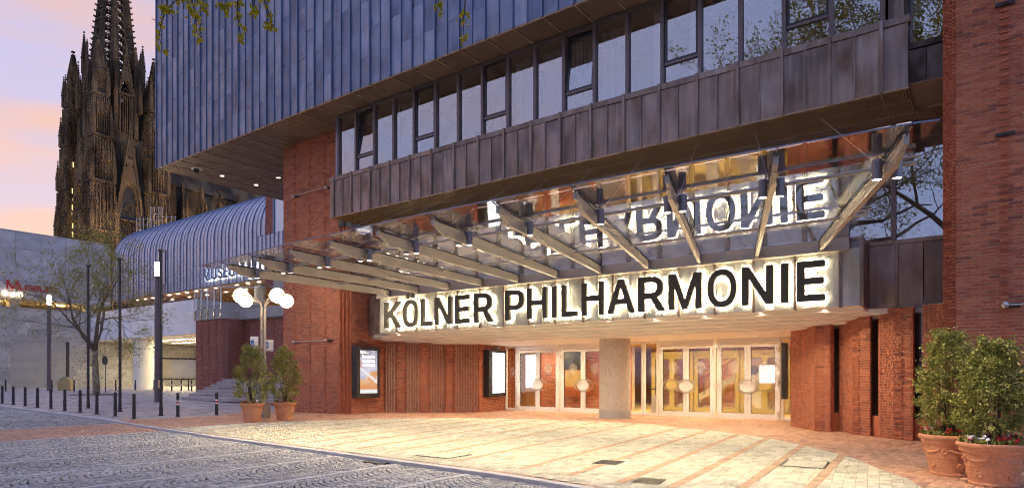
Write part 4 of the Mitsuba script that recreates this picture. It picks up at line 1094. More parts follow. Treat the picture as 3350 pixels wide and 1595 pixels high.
ordn = ['first', 'second', 'third', 'fourth', 'fifth', 'sixth', 'seventh', 'eighth', 'ninth', 'tenth']
front = [(-38.03, 10.58), (-36.39, 10.54), (-34.83, 10.53), (-33.01, 10.42), (-31.53, 10.43), (-29.84, 10.35), (-28.4, 10.37), (-26.72, 10.31), (-25.13, 10.29), (-23.4, 10.17)]
for i, (x, y) in enumerate(front):
    bollard(x, y, f'plain black ringed bollard by the cobbled street, {ordn[i]} from the left of the front row', 'black bollards along the kerb')
bollard(-23.29, 11.6, 'black bollard with red and white band, right of the tall lamp post', 'banded bollards beside the brick paving', True)
bollard(-23.17, 12.98, 'black bollard with red and white band, in front of the stone steps', 'banded bollards beside the brick paving', True)
back = [(-57.84, 16.29), (-56.65, 18.8), (-56.13, 20.09), (-55.29, 22.68), (-55.42, 24.2), (-54.6, 25.27), (-53.86, 25.58), (-52.55, 25.69), (-52.13, 26.24), (-53.99, 27.78), (-51.15, 26.56)]
bl_lab = ['left of the garage door', 'beside the far lamp post', 'right of the golden bin', 'between the two thin flagpoles', 'left of the round white pillar', 'right of the round white pillar', 'banded, left of three under the bridge', 'banded, middle of three under the bridge', 'banded, right of three under the bridge', 'slim grey, behind the others under the bridge', 'banded, beside the brick corner block']
for i, (x, y) in enumerate(back): bollard(x, y, 'small distant bollard ' + bl_lab[i], 'distant bollards across the square', i in (6, 7, 8, 10))

# ---------------------------------------------------------------- poles and lamps of the square
for (x, y, h), lab in zip(((-31.17, 11.69, 6.15), (-27.83, 11.57, 6.1), (-24.38, 11.53, 6.06)), ('thin black flagpole in front of the little tree, leftmost of three', 'thin black flagpole right of the little tree, middle of three', 'thin black flagpole close beside the tall lamp post')):
    k = thing('flagpole', lab, 'flagpole'); z = float(gz(x))
    put(k + '__mast', MB().lathe([(.10, 0), (.10, .02), (.065, .03), (.065, .3), (.055, .32), (.052, h - .05), (.06, h - .04)], (x, y, z), 14), 'm_iron', smooth=40)
    put(k + '__cap', MB().lathe([(.09, h - .04), (.10, h), (.05, h + .03), (0, h + .035)], (x, y, z), 14), 'm_iron', smooth=40)
    put(k + '__cleat', MB().box(x - .02, x + .02, y - .10, y - .05, z + 1.0, z + 1.3), 'm_steel')
for (x, y), lab in zip(((-34.75, 16.25), (-57.49, 18.9)), ('tall dark lamp post with glowing lantern top, nearer one', 'tall dark lamp post with glowing lantern top, far one before the garage door')):
    k = thing('street_lamp', lab, 'street lamp', 'lit lamp posts on the square'); z = float(gz(x))
    put(k + '__post', MB().lathe([(.19, 0), (.19, .03), (.145, .05), (.14, 4.0), (.125, 6.45), (.14, 6.47), (.14, 6.52)], (x, y, z), 20), 'm_frame', smooth=40)
    put(k + '__lantern', MB().lathe([(.135, 6.52), (.15, 7.1), (.13, 7.28), (0, 7.3)], (x, y, z), 16), 'm_globe', smooth=40, emit=np.array([1, .76, .38]) * 22, weight=2.5)
k = thing('globe_lamp', 'double tube lamp post with four big glowing globes behind the left potted shrubs', 'street lamp')
gx, gy, gh = -20.42, 13.15, 4.2
for i, (dx, dy) in enumerate(((0, -.85), (-1.10, 0), (1.05, -.15), (-.1, 1.0))):
    c = np.array([gx + dx, gy + dy, gh])
    put(k + '__globe', trimesh.creation.uv_sphere(.248, count=[20, 28]).apply_translation(c), 'm_globe', smooth=True, emit=np.array([1, .80, .48]) * 5.0, weight=2.0)
    h = np.array([dx, dy, 0]); h /= np.linalg.norm(h)
    tube_ = np.array([gx - .10 if i < 2 else gx + .10, gy, 0])
    st_ = np.array([tube_[0], tube_[1], gh - .42])
    end = c - h * .29
    m1 = st_ + np.array([0, 0, .22]); m2 = np.array([st_[0] + (end[0] - st_[0]) * .45, st_[1] + (end[1] - st_[1]) * .45, gh - .03])
    tt_ = np.linspace(0, 1, 12)[:, None]
    bez = (1 - tt_) ** 3 * st_ + 3 * (1 - tt_) ** 2 * tt_ * (m1 + np.array([0, 0, .1])) + 3 * (1 - tt_) * tt_ ** 2 * m2 + tt_ ** 3 * end
    put(k + '__arm', MB().tube(bez, .028, 10), 'm_post', smooth=60)
    a = np.linspace(0, 2 * math.pi, 33)
    put(k + '__ring', MB().tube(np.column_stack([c[0] + .285 * np.cos(a), c[1] + .285 * np.sin(a), np.full(33, c[2])]), .02, 8, cap=False), 'm_tan', smooth=60)
for s in (-1, 1):
    put(k + '__tube', MB().tube([(gx + s * .10, gy, 0), (gx + s * .10, gy, gh - .40)], .042, 14), 'm_post', smooth=60)
for z in (3.1, 2.05, 2.5, 1.7): put(k + '__clamp', MB().box(gx - .1, gx + .1, gy - .03, gy + .03, z - .02, z + .02), 'm_tan')
put(k + '__base', MB().box(gx - .22, gx + .22, gy - .14, gy + .14, 0, .55), 'm_seam')


def sign_plate(org, ex, w, h, lab, blue):
    k = thing('sign_plate', lab, 'sign'); ex = np.array([*ex, 0.]); nz = np.cross(ex, upv); o = np.asarray(org, float)
    put(k + '__plate', MB().obox(o, ex * w, nz * -.012, upv * h), 'm_white')
    f = o + nz * .002
    mb = MB(); mt = MB()
    for z0, z1 in ((.53, .80), (.22, .49)):
        mb.obox(f + ex * .07 * w + upv * z0 * h, ex * w * .40, nz * .002, upv * (z1 - z0) * h)
    for i, z in enumerate((.70, .66, .62, .42, .38, .33, .15, .12)):
        mt.obox(f + ex * w * .54 + upv * z * h, ex * w * (.36 - .06 * (i % 3)), nz * .002, upv * h * .012)
    mt.obox(f + ex * w * .3 + upv * .90 * h, ex * w * .1, nz * .002, upv * h * .03).obox(f + ex * w * .45 + upv * .91 * h, ex * w * .2, nz * .002, upv * h * .012)
    put(k + '__blue_field', mb, blue)
    put(k + '__print', mt, 'm_seam')
    put(k + '__pictogram', MB().ex(sg.Polygon([(.2, .55), (.35, .66), (.42, .62), (.3, .52)]), .003, (f + nz * .002, ex * w, upv * h, nz)).ex(sg.Polygon([(.22, .25), (.36, .36), (.42, .33), (.3, .24)]), .003, (f + nz * .002, ex * w, upv * h, nz)), 'm_white')


bsdf('m_blue', prin((.03, .11, .36), .4))
dvec = RIGHT / np.linalg.norm(RIGHT)
lo = np.array([gx, gy]) - np.array([.12, .07])
sign_plate((*(lo - dvec * .30 - FWD * .05), 2.25), dvec, .27, .60, 'white notice sign with two blue pictures, left of the two lamp post signs', 'm_blue')
sign_plate((*(lo + dvec * .0 + np.array([.12, .07]) + FWD * .08), 2.35), np.array([math.cos(.95), math.sin(.95)]) * .9 + 0 * dvec, .34, .40, 'smaller cream notice sign, right of the two lamp post signs', 'm_blue')

# ---------------------------------------------------------------- potted shrubs
def leaves(r, pts, dirs, size, bend=.25, wide=.36):
    """small leaves: two folded quads each"""
    n = len(pts); d = dirs / (np.linalg.norm(dirs, axis=1, keepdims=True) + 1e-9)
    ref = r.normal(0, 1, (n, 3)); sd = np.cross(d, ref); sd /= np.linalg.norm(sd, axis=1, keepdims=True) + 1e-9
    nn = np.cross(sd, d); L = size * r.uniform(.65, 1.25, (n, 1)); W = L * wide
    p0 = pts; p1 = pts + d * L * .5 + nn * L * bend * .3; p2 = pts + d * L - nn * L * bend * .5
    V = np.stack([p0, p1 + sd * W * .5, p1 - sd * W * .5, p2], 1)
    F = np.array([[0, 1, 2], [1, 3, 2]])
    return V, F


def join(V, F, U):
    k = V.shape[1]
    return MB().add(V.reshape(-1, 3), (F[None] + (np.arange(len(V)) * k)[:, None, None]).reshape(-1, F.shape[1]), np.repeat(U, k, 0))


def shrub(x, y, pot_h, pot_r, w, h, lab, seed, nleaf, lsize, near, lean=0.0):
    r = np.random.default_rng(seed)
    k = thing('potted_shrub', lab, 'potted plant', 'terracotta pots with shrubs and flowers')
    ph, R = pot_h, pot_r
    prof = [(R * .62, 0), (R * .66, .012), (R * .665, ph * .07), (R * .645, ph * .085), (R * .70, ph * .30), (R * .74, ph * .44), (R * .765, ph * .455), (R * .755, ph * .475), (R * .80, ph * .68), (R * .83, ph * .76), (R * .90, ph * .79), (R * .91, ph * .84), (R * .93, ph * .86),
            (R * .985, ph * .90), (R, ph * .95), (R * .985, ph * .99), (R * .94, ph), (R * .89, ph * .985), (R * .87, ph * .93)]
    put(k + '__pot', MB().lathe(prof, (x, y, 0), 48), 'm_terracotta', smooth=50)
    if near:     # relief on the pot: rosettes and garlands
        for i in range(10):
            an = i * math.pi / 5 + .3 * seed; zc = ph * (.26 if i % 2 else .60); rr_ = R * (.695 if i % 2 else .785)
            c = np.array([x + rr_ * math.cos(an), y + rr_ * math.sin(an), zc])
            o_ = np.array([math.cos(an), math.sin(an), 0]); t_ = np.array([-math.sin(an), math.cos(an), 0])
            mb = MB()
            for q in range(8):
                e = q * math.pi / 4; pc = c + (t_ * math.cos(e) + upv * math.sin(e)) * .03
                mb.mesh(trimesh.creation.icosphere(1, .016).apply_transform(np.diag([1, 1, 1, 1.0])).apply_translation(pc))
            mb.mesh(trimesh.creation.icosphere(1, .016).apply_translation(c))
            put(k + '__relief', mb, 'm_terracotta', smooth=60)
        for i in range(5):
            a0 = i * 2 * math.pi / 5 + .3 * seed + .15; a1 = a0 + .95; q = np.linspace(a0, a1, 9)
            zc = ph * .66 - np.sin((q - a0) / (a1 - a0) * math.pi) * ph * .08
            put(k + '__garland', MB().tube(np.column_stack([x + R * .795 * np.cos(q), y + R * .795 * np.sin(q), zc]), .014 + .010 * np.sin((q - a0) / (a1 - a0) * math.pi), 7), 'm_terracotta', smooth=60)
    put(k + '__soil', MB().lathe([(R * .88, ph * .945), (R * .5, ph * .97), (0, ph * .98)], (x, y, 0), 24), 'm_soil', smooth=30)
    # stems
    st = MB(); tips = []
    for i in range(9):
        a = r.uniform(0, 6.28); q = r.uniform(.03, .14) * R
        top = np.array([x + math.cos(a) * w * r.uniform(.1, .6) + lean * h, y + math.sin(a) * w * r.uniform(.1, .6), ph + h * r.uniform(.5, .95)])
        b = np.array([x + q * math.cos(a), y + q * math.sin(a), ph * .95]); mid = b * .5 + top * .5 + np.array([math.cos(a) * w * .18, math.sin(a) * w * .18, -.05])
        t = np.linspace(0, 1, 7)[:, None]; pts = (1 - t) ** 2 * b + 2 * (1 - t) * t * mid + t * t * top
        st.tube(pts, np.linspace(.016, .004, 7), 6)
    put(k + '__stem', st, 'm_twig')
    # sprays of leaves round branch ends: lumpy, pointed crown
    nb = int(nleaf / 26)
    u = r.uniform(0, 1, nb) ** .9
    rad = np.interp(u, [0, .10, .3, .55, .8, .93, 1], [.55, .92, 1.0, .84, .54, .26, .06]) * w
    an = r.uniform(0, 6.283, nb); lump = .80 + .38 * np.array([meshkit.fbm(np.array([math.cos(q) * 1.6 + seed, math.sin(q) * 1.6, v_ * 4.5]), 3) for q, v_ in zip(an, u)])
    rr_ = rad * lump * np.sqrt(r.uniform(.12, 1.0, nb))
    P_ = np.column_stack([x + rr_ * np.cos(an) + lean * u * h, y + rr_ * np.sin(an), ph + .03 + u * h])
    D_ = np.column_stack([np.cos(an), np.sin(an), r.uniform(.1, 1.3, nb)]); D_ /= np.linalg.norm(D_, axis=1, keepdims=True)
    m = 26
    s_ = r.uniform(0, 1, (nb, m, 1)) * lsize * 3.0
    pts = P_[:, None] + D_[:, None] * s_ + r.normal(0, lsize * .42, (nb, m, 3))
    dirs = D_[:, None] * .55 + r.normal(0, .75, (nb, m, 3)) + np.array([0, 0, -.25])
    V, F = leaves(r, pts.reshape(-1, 3), dirs.reshape(-1, 3), lsize)
    Uv = np.column_stack([np.clip(np.repeat(r.uniform(0, 1, nb), m) * .7 + r.uniform(0, .3, nb * m), 0, 1), r.uniform(0, 1, nb * m)])
    pieces(k, 'leaf', 'foliage', V, F, Uv, 'm_leaf', 60 if near else 0)
    # ground cover of leaves and daisies at the rim
    n2 = 260 if near else 120
    a = r.uniform(0, 6.283, n2); q = R * .86 * np.sqrt(r.uniform(.2, 1, n2))
    pts = np.column_stack([x + q * np.cos(a), y + q * np.sin(a), np.full(n2, ph * .97)])
    dirs = np.column_stack([np.cos(a) * .4 + r.normal(0, .4, n2), np.sin(a) * .4 + r.normal(0, .4, n2), np.ones(n2)])
    V, F = leaves(r, pts, dirs, .09 if near else .10, .4, .5)
    put(k + '__bedding_leaves', join(V, F, r.uniform(0, 1, (n2, 2))), 'm_leaf', kind='stuff')
    nf = 64 if near else 40
    patches = r.uniform(0, 6.283, 9); kinds = ['m_flower_white', 'm_flower_red', 'm_flower_red', 'm_flower_white', 'm_flower_pink', 'm_flower_red', 'm_flower_white', 'm_flower_red', 'm_flower_white']
    for i in range(nf):
        j = r.integers(0, 9); a = patches[j] + r.normal(0, .28); q = R * r.uniform(.45, .93)
        c = np.array([x + q * math.cos(a), y + q * math.sin(a), ph * .97 + r.uniform(.05, .11)])
        e = r.uniform(.017, .026)
        fm = MB().lathe([(0, -.012), (e * .8, -.008), (e, .004), (e * .75, .012), (0, .008)], (0, 0, 0), 9)
        fm = fm.get()[0].apply_transform(trimesh.transformations.rotation_matrix(r.uniform(0, .8), [-math.sin(a), math.cos(a), 0])).apply_translation(c)
        put(k + '__flower', MB().mesh(fm).tube([c - np.array([0, 0, .01]), c - np.array([.01, 0, .08])], .0025, 4), kinds[j])


shrub(-19.03, 11.86, .60, .39, .48, 1.70, 'bushy shrub in terracotta pot with daisies, left of the pair under the globe lamp', 101, 5200, .075, False, -.03)
shrub(-18.92, 12.98, .60, .39, .41, 1.70, 'bushy shrub in terracotta pot with daisies, right of the pair under the globe lamp', 102, 5200, .075, False, .02)
shrub(-.38, 11.55, .60, .42, .335, 1.40, 'rounded shrub in terracotta pot with pink and white daisies, behind the frontmost pot', 103, 9000, .062, True, -.03)
shrub(.11, 10.80, .57, .42, .30, 1.24, 'drooping leafy shrub in the frontmost terracotta pot with white and red daisies at right edge', 104, 9000, .066, True, .02)

# ---------------------------------------------------------------- trees
def cluster_tree(k, base, height, trunk_h, crown_r, seed, bark, leaf, lsize, per, r0=.17, depth=5, spread=.75, droop=0.0, tilt=(0, 0), nleaf_scale=1.0):
    r = np.random.default_rng(seed); base = np.asarray(base, float)
    trunk, limbs, ends = MB(), MB(), []
    t = np.linspace(0, 1, 8)[:, None]; top = base + np.array([tilt[0], tilt[1], trunk_h])
    pts = base + (top - base) * t + np.column_stack([np.sin(t[:, 0] * 5) * .04, np.cos(t[:, 0] * 4) * .04, t[:, 0] * 0])
    trunk.tube(pts, np.linspace(r0 * 1.15, r0 * .82, 8), 12)

    def grow(p, d, L, rad, lev):
        n = 6; q = [p]; dd = d.copy()
        for i in range(n):
            dd = dd + r.normal(0, .13, 3) + np.array([0, 0, .05 - droop * lev]); dd /= np.linalg.norm(dd); q.append(q[-1] + dd * L / n)
        rr = np.linspace(rad, rad * .55, n + 1); limbs.tube(q, rr, 7 if lev < 3 else 4)
        if lev >= depth - 1:
            for j in range(2, n + 1): ends.append((q[j], dd))
        if lev >= depth: return
        for j in range(2 if lev else 3):
            i = r.integers(3, n + 1); a = r.uniform(0, 6.283)
            side = np.cross(dd, [math.cos(a), math.sin(a), .3]); side /= np.linalg.norm(side) + 1e-9
            nd = dd * (1 - spread * .45) + side * spread * r.uniform(.6, 1.0); nd /= np.linalg.norm(nd)
            grow(np.array(q[i]), nd, L * r.uniform(.62, .82), rr[i] * .68, lev + 1)
        grow(np.array(q[-1]), dd, L * .72, rr[-1] * .9, lev + 1)

    for z in np.linspace(.86, 1.0, 4):
        a = r.uniform(0, 6.283) + z * 20; d = np.array([math.cos(a) * spread, math.sin(a) * spread, 1.0]); d /= np.linalg.norm(d)
        grow(base + (top - base) * z, d, crown_r * .62, r0 * .45, 1)
    grow(top, np.array([.08, .0, 1.0]), (height - trunk_h) * .42, r0 * .7, 0)
    put(k + '__trunk', trunk, bark, smooth=60)
    put(k + '__limbs', limbs, 'm_limb')
    E = np.array([e[0] for e in ends]); D = np.array([e[1] for e in ends]); n = len(E)
    m = per; pts = E[:, None] + r.normal(0, lsize * 1.1, (n, m, 3)); dirs = D[:, None] * .4 + r.normal(0, .8, (n, m, 3)) + np.array([0, 0, -.2])
    V, F = leaves(r, pts.reshape(-1, 3), dirs.reshape(-1, 3), lsize, .2, .6)
    put(k + '__foliage', join(V, F, r.uniform(0, 1, (n * m, 2))), leaf, kind='stuff')


k = thing('plane_tree', 'small tree with sparse young leaves and pale trunk on the square before the stone museum', 'tree')
cluster_tree(k, (-47.5, 18.24, .25), 10.2, 3.1, 4.4, 5, 'm_bark', 'm_treeleaf', .13, 2, r0=.20, depth=5, spread=1.05, tilt=(.1, 0))
put(k + '__tree_pit', MB().lathe([(1.6, .0), (1.5, .012), (0, .014)], (-47.5, 18.24, .255), 28), 'm_soil')

# tree whose twigs hang into the picture from above the viewer
k = thing('overhanging_tree', 'young yellow green leaf tufts on thin twigs hanging in from the top edge', 'tree')
r = np.random.default_rng(77)
cluster_tree(k, (-6.3, -3.4, -.1), 21.5, 8.5, 7.5, 15, 'm_bark', 'm_youngleaf', .15, 5, r0=.34, depth=5, spread=1.0)
k2_ = thing('street_tree', 'second dark branching tree seen only as reflection in the right hand window panes', 'tree')
cluster_tree(k2_, (-1.0, -7.5, -.1), 23.0, 9.0, 8.0, 16, 'm_bark', 'm_treeleaf', .16, 6, r0=.36, depth=5, spread=1.0)
lb = MB(); FV, FU = [], []


def fromcam(x, y, dist):
    a = (x - 1675) / 2110; d = FWD + a * RIGHT
    return np.array([*(d * dist), HC + (1231 - y) / 2110 * dist])


twigs = [((560, -140), [(545, 30), (528, 75), (520, 120), (530, 155)]), ((600, -120), [(590, -10), (560, 18), (545, 30)]), ((640, -150), [(628, 10), (638, 45), (642, 75), (643, 108)]), ((690, -160), [(665, 20), (672, 32)]),
         ((740, -150), [(725, 12), (738, 22)]), ((790, -160), [(778, 5), (775, 45), (782, 85), (790, 125)]), ((840, -150), [(832, 18), (828, 45)]), ((880, -150), [(865, 10), (880, 45), (890, 70), (887, 90)]), ((1440, -150), [(1435, 15), (1445, 35)]), ((1530, -160), [(1520, 40), (1515, 70), (1517, 118)]),
         ((700, -160), [(800, -80), (1000, -70)])]
hub = np.array([-3.6, 2.2, 8.3])
lb.tube([(-6.3, -3.3, 8.3), (-5.2, -.6, 8.9), hub, (-5.2, 3.6, 8.2)], [.13, .10, .07, .045], 8)
lb.tube([hub, (-2.2, 4.0, 8.4), (-1.6, 5.0, 8.1)], [.06, .04, .02], 7)
for (sx, sy), nodes in twigs:
    dist = r.uniform(5.8, 6.8)
    p = [fromcam(sx, sy - 130, dist), fromcam(sx, sy, dist)] + [fromcam(x, y, dist) for x, y in nodes]
    lb.tube([hub * .5 + p[0] * .5 + np.array([0, 0, .5]), *p], np.linspace(.012, .003, len(p) + 1), 5)
    for j, (x, y) in enumerate(nodes):
        m = int(r.integers(5, 13)); c = fromcam(x, y, dist)
        pts = c + r.normal(0, .022, (m, 3)); dirs = r.normal(0, .7, (m, 3)) + np.array([0, 0, -.8])
        V, F = leaves(r, pts, dirs, .062, .35, .62); FV.append(V); FU.append(r.uniform(0, 1, (m, 2)))
put(k + '__twigs', lb, 'm_twig')
pieces(k, 'leaf', 'leaves', np.concatenate(FV), F, np.concatenate(FU), 'm_youngleaf', 200)
# ---------------------------------------------------------------- museum wing behind the left tower
mw = thing('museum_wing', 'brick wing with tall white window strip squeezed between the vaulted museum and the concert hall', 'building')
MT = 30.0
ms = lambda x: px_s(x, MT)
mz = lambda x, y: HC + (1231 - y) / 2110 * MT / (FWD[1] + (x - 1675) / 2110 * RIGHT[1])
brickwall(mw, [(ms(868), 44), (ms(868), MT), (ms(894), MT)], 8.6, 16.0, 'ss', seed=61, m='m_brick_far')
put(mw + '__window', MB().box(ms(897), ms(925), MT + .05, MT + .1, 9.2, 15.5), 'm_whitepanel')
put(mw + '__window_frame', framework(MB(), ms(894), ms(935), 9.1, 16, MT, .16, .06), 'm_seamblue')
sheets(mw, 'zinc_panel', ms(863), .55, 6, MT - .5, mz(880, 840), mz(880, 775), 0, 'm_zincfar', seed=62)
put(mw + '__parapet_core', MB().box(ms(863), ms(935), MT - .46, MT + .1, mz(880, 842), mz(880, 773)), 'm_seamblue')
for i in range(7): put(mw + '__seam', MB().box(ms(863) + i * .55 - .03, ms(863) + i * .55 + .03, MT - .56, MT - .47, mz(880, 842), mz(880, 771)), 'm_seamblue')

# ---------------------------------------------------------------- vaulted zinc museum
MU = thing('vaulted_museum', 'long zinc clad museum with rounded barrel roof and lit timber soffit below', 'building')
VT, VZ, VW, VR = 36.0, 10.9, 16.3, 5.2        # front, lower edge, height where the curve begins..., radius
s_l, s_r = -88.5, ms(868) * VT / MT + .0
z_spring = 15.8
prof = [(VT, VZ), (VT, 12.0), (VT, z_spring)] + [(VT + VR - VR * math.cos(q), z_spring + VR * .92 * math.sin(q)) for q in np.linspace(0, math.pi / 2, 12)[1:]] + [(VT + VR + 6, z_spring + VR * .92)]
prof = np.array(prof)
core = MB(); pp = prof + np.array([.06, -.06])
for a, b in zip(pp[:-1], pp[1:]): core.add([[s_l, a[0], a[1]], [s_r, a[0], a[1]], [s_r, b[0], b[1]], [s_l, b[0], b[1]]], [[0, 1, 2, 3]])
put(MU + '__shell', core, 'm_seamblue')
lpoly = sg.Polygon([tuple(q) for q in pp] + [(VT + VR + 6, VZ), (VT + .06, VZ)])
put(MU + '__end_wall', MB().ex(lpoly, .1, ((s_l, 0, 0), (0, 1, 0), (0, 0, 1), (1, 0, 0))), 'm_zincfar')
r = np.random.default_rng(63); SP = .70; nS = int((s_r - s_l) / SP)
breaks = [0, 1, 2, 5, 8, 11, len(prof) - 1]
win = lambda a: -76.7 < a < -74.9
for i in range(nS):
    a, b = s_l + i * SP + .02, s_l + (i + 1) * SP - .02
    cuts = [0, 2, 6, 10, len(prof) - 1] if i % 2 else [0, 1, 4, 8, len(prof) - 1]
    for c0, c1 in zip(cuts[:-1], cuts[1:]):
        if win(a) and c1 <= 2: continue
        q = prof[c0:c1 + 1]; v = np.concatenate([np.column_stack([np.full(len(q), a), q]), np.column_stack([np.full(len(q), b), q])]); n = len(q)
        f = [[j, n + j, n + j + 1, j + 1] for j in range(n - 1)]
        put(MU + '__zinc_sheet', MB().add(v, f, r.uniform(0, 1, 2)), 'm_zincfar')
for i in range(nS + 1):
    a = s_l + i * SP; big = i % 2 == 0; w, d = (.035, .10) if big else (.02, .05)
    o = prof + 0.0; mb = MB(); cut = 2 if win(a) else 0
    out = np.array([[-d, 0]] * 3 + [[-d * math.cos(q), d * math.sin(q)] for q in np.linspace(0, math.pi / 2, 12)[1:]] + [[0, d]])
    e = (o + out)[cut:]; o = o[cut:]; n = len(o)
    for s_ in (-w, w):
        v = np.concatenate([np.column_stack([np.full(n, a + s_), o]), np.column_stack([np.full(n, a + s_), e])]); mb.add(v, [[j, j + 1, n + j + 1, n + j] for j in range(n - 1)])
    v = np.concatenate([np.column_stack([np.full(n, a - w), e]), np.column_stack([np.full(n, a + w), e])]); mb.add(v, [[j, n + j, n + j + 1, j + 1] for j in range(n - 1)])
    put(MU + '__seam', mb, 'm_seamblue')
put(MU + '__tall_window', MB().box(-76.6, -75.0, VT + .15, VT + .2, VZ + .2, 14.4), 'm_soffit')
put(MU + '__window_reveal', MB().box(-76.75, -76.62, VT + .02, VT + .3, VZ, 14.6).box(-74.98, -74.85, VT + .02, VT + .3, VZ, 14.6), 'm_zincfar')
put(MU + '__soffit', MB().box(s_l, s_r, VT + .05, VT + 12, VZ - .02, VZ + .04), 'm_woodsoffit')
for i in range(16): put(MU + '__soffit_board', MB().box(s_l, s_r, VT + .1 + i * .72, VT + .78 + i * .72, VZ - .05, VZ - .022, (rng.uniform(), .5)), 'm_woodsoffit')
k = MU + '__soffit_light'
for i, s in enumerate(np.arange(-84, -54, 2.0)):
    for t_ in ((VT + .9,) if i % 2 else (VT + .9, VT + 3.2)):
        put(k, disc((s, t_, VZ - .056), .16), 'm_globe', emit=WARM * 26, weight=.12)
put(MU + '__terrace_wall', MB().box(-90, -44, VT + 9, VT + 9.2, 6, VZ - .02), 'm_woodsoffit')
put(MU + '__terrace_floor', MB().box(-90, -40, 28.6, VT + 9, 6.4, 6.6), 'm_rawconcrete')
put(MU + '__column', MB().lathe([(.55, 6.6), (.55, VZ - .05)], (px_s(850, 38), 38, 0), 24), 'm_rawconcrete', smooth=40)
put(MU + '__body', MB().box(s_l + .2, s_r, VT + 6, VT + 12, VZ + .05, 18), 'm_seamblue')
k = thing('museum_lettering', 'grey upright back-lit letters reading MUSEUM LUDWIG on the zinc museum', 'lettering')
x = px_s(666, VT - .25)
wM = px_s(800, VT - .25) - x
ws = {'M': 1.15, 'U': .95, 'S': .85, 'E': .8, 'L': .75, 'D': .95, 'W': 1.35, 'I': .35, 'G': .95, ' ': .5}
tot = sum(ws[c] for c in 'MUSEUM'); unit = wM / tot
for c in 'MUSEUM LUDWIG':
    wd = ws[c] * unit
    if c != ' ' and x + wd < s_r:
        m = glyph(c); b = m.bounds; v = np.asarray(m.vertices)
        xx = x + (v[:, 0] - b[0, 0]) / (b[1, 0] - b[0, 0]) * wd * .84; z0 = 11.5; zz_ = z0 + (v[:, 1] - b[0, 1]) / (b[1, 1] - b[0, 1]) * 1.25; bk = v[:, 2] < .5
        q = put(k + '__letter', trimesh.Trimesh(np.column_stack([xx, np.where(bk, VT - .12, VT - .30), zz_]), np.asarray(m.faces), process=False), 'm_seamblue')
        tri = np.asarray(m.faces)[bk[np.asarray(m.faces)].all(1)]; vb = np.column_stack([xx, np.full(len(xx), VT - .118), zz_])
        n = np.cross(vb[tri[:, 1]] - vb[tri[:, 0]], vb[tri[:, 2]] - vb[tri[:, 0]])[:, 1]; tri = np.where((n < 0)[:, None], tri[:, ::-1], tri)
        put(q + '__back_light', trimesh.Trimesh(vb, tri, process=False), 'm_white', emit=np.array([1, .98, .78]) * 5.0, weight=.15)
    x += wd

k = thing('globe_lamp', 'far globe lamp on the stone museum terrace at the left edge', 'street lamp')
put(k + '__post', MB().tube([(-70.2, 19.45, 7.66), (-70.2, 19.45, 8.75)], .05, 10), 'm_post')
for dy, dz in ((.15, .1), (.75, 0), (1.25, .08)):
    put(k + '__globe', trimesh.creation.uv_sphere(.24, count=[12, 16]).apply_translation([-69.75, 19.45 + dy, 8.72 + dz]), 'm_globe', smooth=True, emit=np.array([1, .80, .48]) * .7, weight=.2)
put(k + '__arm', MB().tube([(-70.2, 19.45, 8.72), (-69.75, 20.9, 8.72)], .025, 8), 'm_post')

# ---------------------------------------------------------------- white panelled bridge, brick corner block, stairs
BR = thing('panel_bridge', 'white panelled bridge wall spanning the street with light strips below', 'bridge')
s0, s1, z0, z1 = -69.9, -50.02, 4.87, 7.6
put(BR + '__core', MB().box(s0, s1, 26.44, 44, z0 + .04, z1 - .05), 'm_rawconcrete')
r = np.random.default_rng(64)
for i in range(9):
    for j in range(3):
        a = s1 - (i + 1) * 2.2
        put(BR + '__panel', MB().box(max(a + .015, s0), a + 2.185, 26.40, 26.438, z0 + j * .9 + .012, z0 + (j + 1) * .9 - .0, r.uniform(0, 1, 2)), 'm_whitepanel')
put(BR + '__coping', MB().box(s0, s1, 26.36, 26.7, z1 - .03, z1 + .05), 'm_sash')
put(BR + '__soffit', MB().box(s0, s1, 26.42, 44, z0 - .02, z0 + .02), 'm_whitepaint')
for t_, ln in ((29.5, 4.4), (32.5, 4.4)):
    for i in range(3):
        a = -66.5 + i * 5.2
        k = uniq(BR + '__light_strip')
        put(k, MB().add([[a, t_, z0 - .05], [a, t_ + .5, z0 - .05], [a + ln, t_ + .5, z0 - .05], [a + ln, t_, z0 - .05]], [[0, 1, 2, 3]]), 'm_globe', emit=np.array([1, .9, .55]) * 9, weight=1.2)
put(BR + '__pillar', MB().lathe([(.85, .3), (.85, z0 - .03)], (-61.6, 27.6, 0), 32), 'm_whitepaint', smooth=40)
TB = thing('corner_block', 'brick corner block with concrete terrace edge and railing beside the stone steps', 'building')
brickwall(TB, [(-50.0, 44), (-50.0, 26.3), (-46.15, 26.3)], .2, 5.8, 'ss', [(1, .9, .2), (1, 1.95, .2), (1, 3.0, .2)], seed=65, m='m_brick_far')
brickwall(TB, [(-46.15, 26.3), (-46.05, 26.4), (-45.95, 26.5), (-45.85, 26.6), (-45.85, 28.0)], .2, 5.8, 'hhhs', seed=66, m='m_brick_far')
put(TB + '__concrete_edge', MB().box(-50.1, -46.0, 26.2, 44, 5.81, 6.6).box(-45.99, -36, 27.6, 44, 5.81, 6.58), 'm_rawconcrete')
put(TB + '__mass', MB().box(-49.8, -46.3, 26.7, 44, .1, 5.8), 'm_mortar')
for a in np.arange(-49.9, -46.0, .95):
    put(TB + '__railing_post', MB().box(a - .03, a + .03, 26.12, 26.19, 5.95, 8.2).box(a - .07, a + .07, 26.1, 26.2, 5.9, 6.15), 'm_steel')
